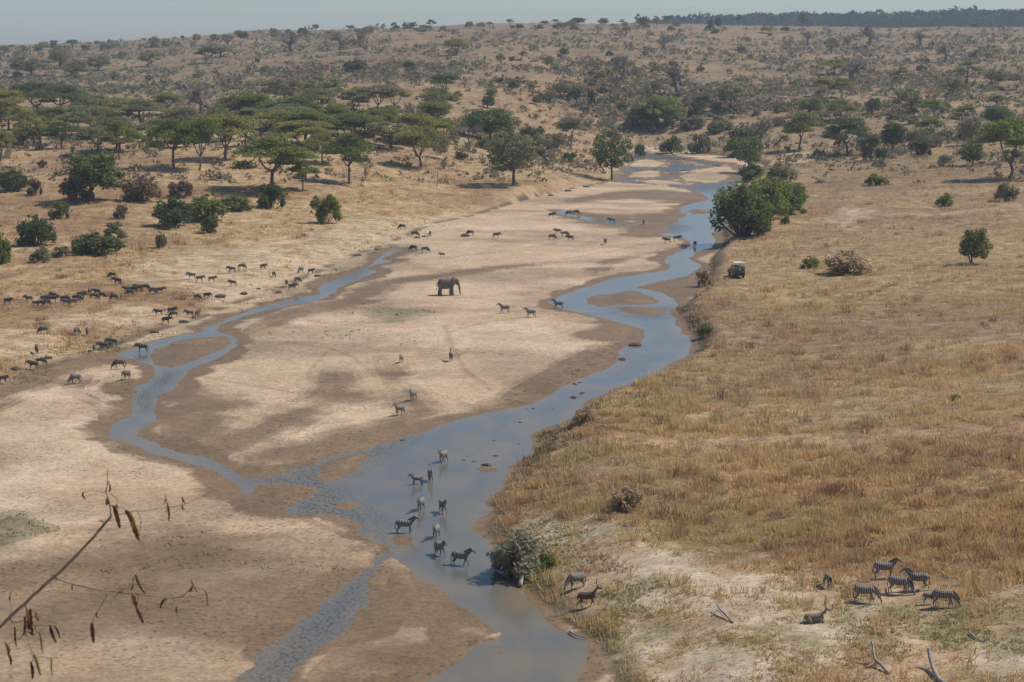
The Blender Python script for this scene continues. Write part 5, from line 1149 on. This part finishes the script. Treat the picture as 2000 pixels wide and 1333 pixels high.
mb = MBuild(); mb.box((-2.53, .05, 1.42), (.16, .34, .36)); mb.box((-2.53, .05, 1.62), (.1, .12, .06)); link('fuel_can', bevelled(mb, 'fuel_can', .03), M_yel, car)
mb = MBuild(); mb.box((-2.50, 0, .55), (.12, 1.6, .16)); link('rear_bumper', bevelled(mb, 'rear_bumper'), M_dark, car)
mb = MBuild(); mb.box((2.50, 0, .60), (.14, 1.74, .20)); link('front_bumper', bevelled(mb, 'front_bumper'), M_dark, car)
for s in (-1, 1):
    mb = MBuild(); mb.box((-2.47, s * .76, .86), (.05, .12, .22)); link('tail_light', mb.mesh('tail_light'), M_red, car)
    mb = MBuild(); mb.tube([(2.38, s * .6, .85), (2.45, s * .6, .85)], [.12, .11], 12); link('headlight', mb.mesh('headlight'), M_lamp, car)
    mb = MBuild(); mb.box((.75, s * .98, 1.38), (.06, .2, .14)); link('mirror', mb.mesh('mirror'), M_dark, car)

# ------------------------------------------------------------------ fallen wood, stones, boulders
def log_thing(name, label, pts, rad, branches=(), mat=None, cat='log'):
    P = []
    for (px, py, h) in pts: q = place(px, py); P.append(q + np.array([0, 0, h]))
    P = np.array(P); o0 = P[0].copy(); o0[2] = P[0][2] - pts[0][2]
    sm = smooth_poly(P - o0, False, 3); mb = MBuild(); mb.tube(sm, np.interp(np.linspace(0, 1, len(sm)), np.linspace(0, 1, len(rad)), rad), 8)
    r = bpy.data.objects.new(name, None); C.objects.link(r); r.location = o0; tag(r, label, cat)
    link('trunk', mb.mesh(name, smooth=True), mat or M_drift, r)
    for b in branches:
        mb = MBuild(); B = np.array([place(x, y) + np.array([0, 0, h]) for x, y, h in b[0]]) - o0; s2 = smooth_poly(B, False, 3)
        mb.tube(s2, np.linspace(b[1], b[1] * .35, len(s2)), 6); link('branch', mb.mesh('branch', smooth=True), mat or M_drift, r)
    return r
log_thing('fallen_log', 'thick pale curved log rising from the grass at the bottom right edge', [(1870,1350,.1),(1835,1333,.15),(1820,1310,.45),(1814,1302,.9),(1812,1300,1.25)], [.20,.17,.14,.12,.08], [([(1818,1308,.5),(1835,1300,.45),(1845,1296,.4)], .07)])
log_thing('fallen_log', 'forked grey dead branch sticking up left of the thick pale curved log', [(1735,1318,.1),(1722,1308,.3),(1708,1300,.5),(1704,1292,1.1),(1701,1290,1.4)], [.13,.12,.10,.08,.04], [([(1690,1307,.12),(1712,1303,.3),(1733,1298,.4)], .07), ([(1670,1336,.05),(1695,1325,.1),(1715,1312,.15)], .06)])
log_thing('driftwood', 'dead twisted branch with pale forks lying on the sandy terrace', [(1432,1218,.05),(1418,1208,.25),(1408,1202,.4),(1402,1196,.5),(1399,1192,.6)], [.07,.09,.09,.07,.03], [([(1390,1205,.05),(1400,1200,.3),(1412,1206,.1)], .05)])
log_thing('driftwood', 'small dry branch in the grass near the right edge', [(1892,1238,.15),(1900,1245,.15),(1912,1252,.08),(1925,1256,.04)], [.06,.07,.05,.02])
log_thing('tree_stump', 'pale leaning dead trunk on the undercut right bank', [(1016,1148,.1),(1020,1138,.9),(1025,1130,1.9),(1028,1124,3.0)], [.20,.17,.12,.05], [([(1022,1136,1.2),(1012,1132,1.9),(1002,1128,2.3)], .07), ([(1026,1130,2.1),(1040,1128,2.6),(1048,1128,3.1)], .05)], cat='dead trunk')
plant_tree('bush', 'pale', place(1010, 1126), 4.0, 4.4, 'pale grey dry tangled bush hanging over the undercut right bank', var=1)
plant_tree('bush', 'green', place(1060, 1112), 1.5, 2.6, 'low green bush right of the tangled grey bush on the bank', var=0)
plant_tree('bush', 'dark', place(995, 1116), 1.7, 2.4, 'dark low bush at the water line under the tangled grey bush', var=2)
for o_, z_ in ((log_thing('driftwood', 'white bleached stick lying at the water edge at the bottom', [(1113,1238,.1),(1120,1243,.12),(1132,1248,.10),(1148,1250,.08)], [.10,.08,.05,.03]), .08),): o_.location.z += z_
def rock(name, label, px, py, wpx, hratio, mat, group, seed, cat='stone'):
    p = place(px, py); s = scale_at(p); w = wpx / s; r = np.random.default_rng(seed); n, k = 7, 10; v = []
    for i in range(n + 1):
        ph = math.pi * i / n
        for j in range(k):
            th = 2 * math.pi * j / k; d = np.array([math.sin(ph) * math.cos(th), math.sin(ph) * math.sin(th), math.cos(ph)])
            rr = 1 + .35 * (vnoise(np.array([d[0] * 1.7 + seed]), np.array([d[1] * 1.7 + d[2] * 2.1]), seed)[0] - .5) * 2 * math.sin(ph) ** .5
            v.append(d * rr * np.array([w / 2, w / 2 * .8, w / 2 * hratio]))
    f = [(i * k + j, i * k + (j + 1) % k, (i + 1) * k + (j + 1) % k, (i + 1) * k + j) for i in range(n) for j in range(k)]
    o = link(name, mesh_from(name, v, f), mat); o.location = (p[0], p[1], max(p[2], -.02) + w * hratio * .12); o.rotation_euler = (0, 0, r.uniform(0, 6)); tag(o, label, cat, group)
M_stone = mat_plain('wet_stone', (.07, .06, .05), .5, .4, 3); M_boulder = mat_plain('pale_boulder', (.50, .46, .41), .85, .25, 1.5, bump=.3); M_mud = mat_plain('mud', (.11, .085, .06), .8, .4, 3)
sts = sorted([(906,906,9),(926,909,10),(950,909,20),(968,898,12),(1013,872,8),(1016,832,9),(1028,802,6),(1041,803,8),(1080,806,6),(1122,752,12),(1132,750,8),(965,868,8),(1120,783,18),(1137,775,14),(912,899,6),(786,862,12)])
for i, (px, py, w) in enumerate(sts): rock('river_stone', 'dark wet stone breaking the river surface, %s' % ordinal(i, len(sts)), px, py, w, .28, M_stone, 'dark stones in the river', i)
bds = sorted([(1412,270,16),(1401,277,9),(1284,292,14),(1299,298,12),(1318,303,12),(1270,287,10),(1262,292,8),(1340,300,9),(1246,292,8),(1388,232,6)])
for i, (px, py, w) in enumerate(bds): rock('boulder', 'pale boulder near the far end of the river, %s' % ordinal(i, len(bds)), px, py, w, .55, M_boulder, 'pale boulders at the far end of the river', 40 + i, 'boulder')
mds = sorted([(430,580,26),(475,575,20),(815,465,14),(828,463,12),(908,462,22),(1215,704,18),(1290,737,22),(1240,676,24),(505,565,12),(360,630,22),(300,650,20),(215,668,24),(545,572,14),(620,540,16),(700,500,18),(735,488,12),(30,722,26),(95,700,20),(1075,383,14),(1110,374,16),(1145,366,14)])
for i, (px, py, w) in enumerate(mds): rock('mud_mound', 'brown crumbling mud mound by the river bed, %s' % ordinal(i, len(mds)), px, py, w, .35, M_mud, 'mud mounds', 70 + i, 'mound')

# ------------------------------------------------------------------ seed-pod branch in the foreground, growing from the bluff
DB = 6.0
def fg(px, py, d=DB):
    a, dy, dz = raydir(px, py); return np.array([a * d / dy, d, CZ + dz * d / dy])
PPM = F / DB
br = bpy.data.objects.new('thorn_branch', None); C.objects.link(br)
root = np.array([-2.75, 5.6, float(grid_at(Z, np.array([-2.75]), np.array([5.6]))[0])]); br.location = root
tag(br, 'bare dry branch with hanging brown seed pods at the lower left', 'branch')
M_twig = mat_plain('twig_bark', (.38, .28, .19), .8, .35, 30); M_podo = mat_plain('orange_pod', (.62, .30, .12), .55, .6, 22, c2=(.12, .045, .02)); M_podb = mat_plain('brown_pod', (.26, .12, .07), .55, .6, 25, c2=(.05, .025, .018)); M_pody = mat_plain('yellow_pod', (.50, .36, .08), .55, .6, 22, c2=(.25, .22, .05)); M_podg = mat_plain('green_pod', (.15, .17, .04), .6, .4, 22)
rngb = np.random.default_rng(5); TW = []
def stick(name, pts, r0, r1, first=None, d=DB):
    r0 *= .85 if r0 < .01 else .42; r1 *= .9
    P = [fg(x, y, d) for x, y in pts]
    if name != 'stalk':
        q_ = smooth_poly(np.array(pts, float), False, 6); TW.append(q_)
    if first is not None: P = first + P
    P = smooth_poly(np.array(P) - root, False, 4); P[1:-1] += rngb.normal(size=(len(P) - 2, 3)) * .0012; mb = MBuild(); mb.tube(P, np.linspace(r0, r1, len(P)), 6)
    link(name, mb.mesh(name, smooth=True), M_twig, br)
stick('stem', [(-60,1278),(0,1225),(50,1177),(105,1128),(150,1085),(192,1038),(218,1008)], .016, .0045, [root + np.array([0, 0, -.05]), root + np.array([.12, .05, .35])])
for pts, r0 in [([(218,1008),(214,985),(208,962),(211,914)], .0035), ([(206,962),(212,940),(214,955)], .002), ([(108,1130),(150,1143),(210,1155),(260,1160),(310,1165),(350,1167),(372,1150),(376,1140)], .0035), ([(210,1156),(200,1180),(185,1203),(181,1218)], .002),
   ([(50,1183),(58,1200),(68,1222),(80,1245)], .004), ([(225,1010),(255,1000),(300,996),(350,988),(385,975),(413,960)], .0018), ([(20,1205),(22,1190),(20,1163)], .002), ([(322,965),(326,980)], .0014), ([(232,1155),(248,1148),(260,1141)], .0018), ([(350,1168),(380,1165),(403,1160)], .0018), ([(330,1168),(320,1178)], .0018), ([(337,1170),(345,1184)], .0014),
   ([(209,962),(185,960),(165,962),(163,972)], .0016), ([(215,965),(228,975),(230,1000)], .0022), ([(60,1200),(45,1240),(30,1250),(14,1260)], .0018), ([(50,1235),(60,1270),(66,1285)], .0018), ([(230,990),(245,995),(254,1002)], .0018), ([(192,1018),(205,1016),(220,1018)], .002), ([(355,985),(356,970)], .0012), ([(318,985),(327,990)], .0012)]:
    stick('twig', pts, r0, r0 * .45)
def pod(x0, y0, x1, y1, w, mat, name='pod'):
    q_ = np.concatenate(TW); d_ = np.hypot(q_[:, 0] - x0, (q_[:, 1] - y0)) + np.where(q_[:, 1] > y0 + 4, 30, 0); k_ = d_.argmin(); e_ = q_[k_]
    if math.hypot(e_[0] - x0, e_[1] - y0) > 3: stick('stalk', [tuple(e_), ((e_[0] + x0) / 2 + (y0 - e_[1]) * .12, (e_[1] + y0) / 2 - 1), (x0, y0 + 1)], .0019, .0014)
    a = fg(x0, y0, DB - .01) - root; b = fg(x1, y1, DB - .01) - root; n = 9; t = np.linspace(0, 1, n)[:, None]
    side = np.cross(b - a, [0, 1, 0]); side /= np.linalg.norm(side) + 1e-9; P = a * (1 - t) + b * t + side * np.sin(t * math.pi) * rngb.uniform(-.006, .006)
    wv = w / PPM / 2 * (np.sin(np.linspace(.12, .97, n) * math.pi) ** .5) * (1 + .18 * np.cos(np.arange(n) * 2.6))
    mb = MBuild(); mb.tube(P, [(x, x * .35) if abs(b[2] - a[2]) < 9 else x for x in wv], 8)
    o = link(name, mb.mesh(name, smooth=True), mat, br)
for a in [(222,988,234,1032,11,M_podo),(248,998,262,1030,9,M_podb),(256,1006,271,1056,13,M_podo),(262,1012,273,1050,5,M_pody),(326,982,329,1018,5,M_podb),(265,1123,285,1161,6,M_podb),(259,1158,268,1190,11,M_podo),(266,1186,280,1218,9,M_podb),(180,1217,183,1256,10,M_podb),(374,1134,386,1158,6,M_podo),(401,1153,404,1184,5,M_pody),
   (10,1256,16,1280,9,M_podo),(15,1276,21,1300,7,M_podb),(52,1190,56,1232,9,M_podo),(60,1190,64,1236,10,M_podb),(72,1195,76,1214,8,M_podo),(48,1205,46,1242,7,M_podb),(98,1222,110,1256,8,M_podb),(106,1222,117,1247,5,M_podb),(77,1234,83,1276,4,M_podg),(68,1280,79,1320,8,M_pody),(60,1294,63,1326,8,M_podb),(102,1284,103,1322,4,M_pody),(29,1225,32,1264,5,M_podb),(322,1170,313,1188,5,M_podb),(240,1155,222,1171,5,M_podb),(163,962,166,974,5,M_podb),(26,1153,31,1166,5,M_podo),(58,1234,68,1240,6,M_podb)]:
    pod(*a)
for a in [(28,1216,50,1208,5,M_podg),(76,1204,112,1219,6,M_podg),(192,1018,216,1014,4,M_podg),(298,1144,311,1150,4,M_podg),(272,1040,276,1062,3,M_pody)]: pod(*a, name='leaflet')

for k_ in range(26):
    q_ = TW[k_ % len(TW)]; x_, y_ = q_[rngb.integers(2, len(q_))]
    if y_ < 905 or x_ < 2: continue
    l_ = rngb.uniform(7, 17); pod(x_, y_ + 1, x_ + rngb.uniform(-7, 7), y_ + l_, rngb.uniform(2.5, 5), [M_podo, M_podb, M_pody, M_podg][rngb.integers(4)], 'leaflet')

# ------------------------------------------------------------------ haze
hm_, nt, b = newmat('haze'); nt.nodes.remove(b)
pv = N(nt, 'ShaderNodeVolumePrincipled'); pv.inputs['Density'].default_value = HAZE_DENSITY; pv.inputs['Color'].default_value = (0.78, 0.88, 1.0, 1); pv.inputs['Anisotropy'].default_value = 0.0
out = [n for n in nt.nodes if n.type == 'OUTPUT_MATERIAL'][0]; nt.links.new(pv.outputs[0], out.inputs['Volume'])
zmin, zmax = float(Z.min()) - 1, max(float(Z.max()), CZ) + 22
xm = float(np.abs(XX).max()) + 10
mb = MBuild(); y0, y1 = -80, float(ROW[-1]) + 20
mb.box((0, (y0 + y1) / 2, (zmin + zmax) / 2), (xm * 2, y1 - y0, zmax - zmin))
tag(link('haze', mb.mesh('haze'), hm_), 'thin bluish haze filling the valley air', 'haze', kind='stuff')
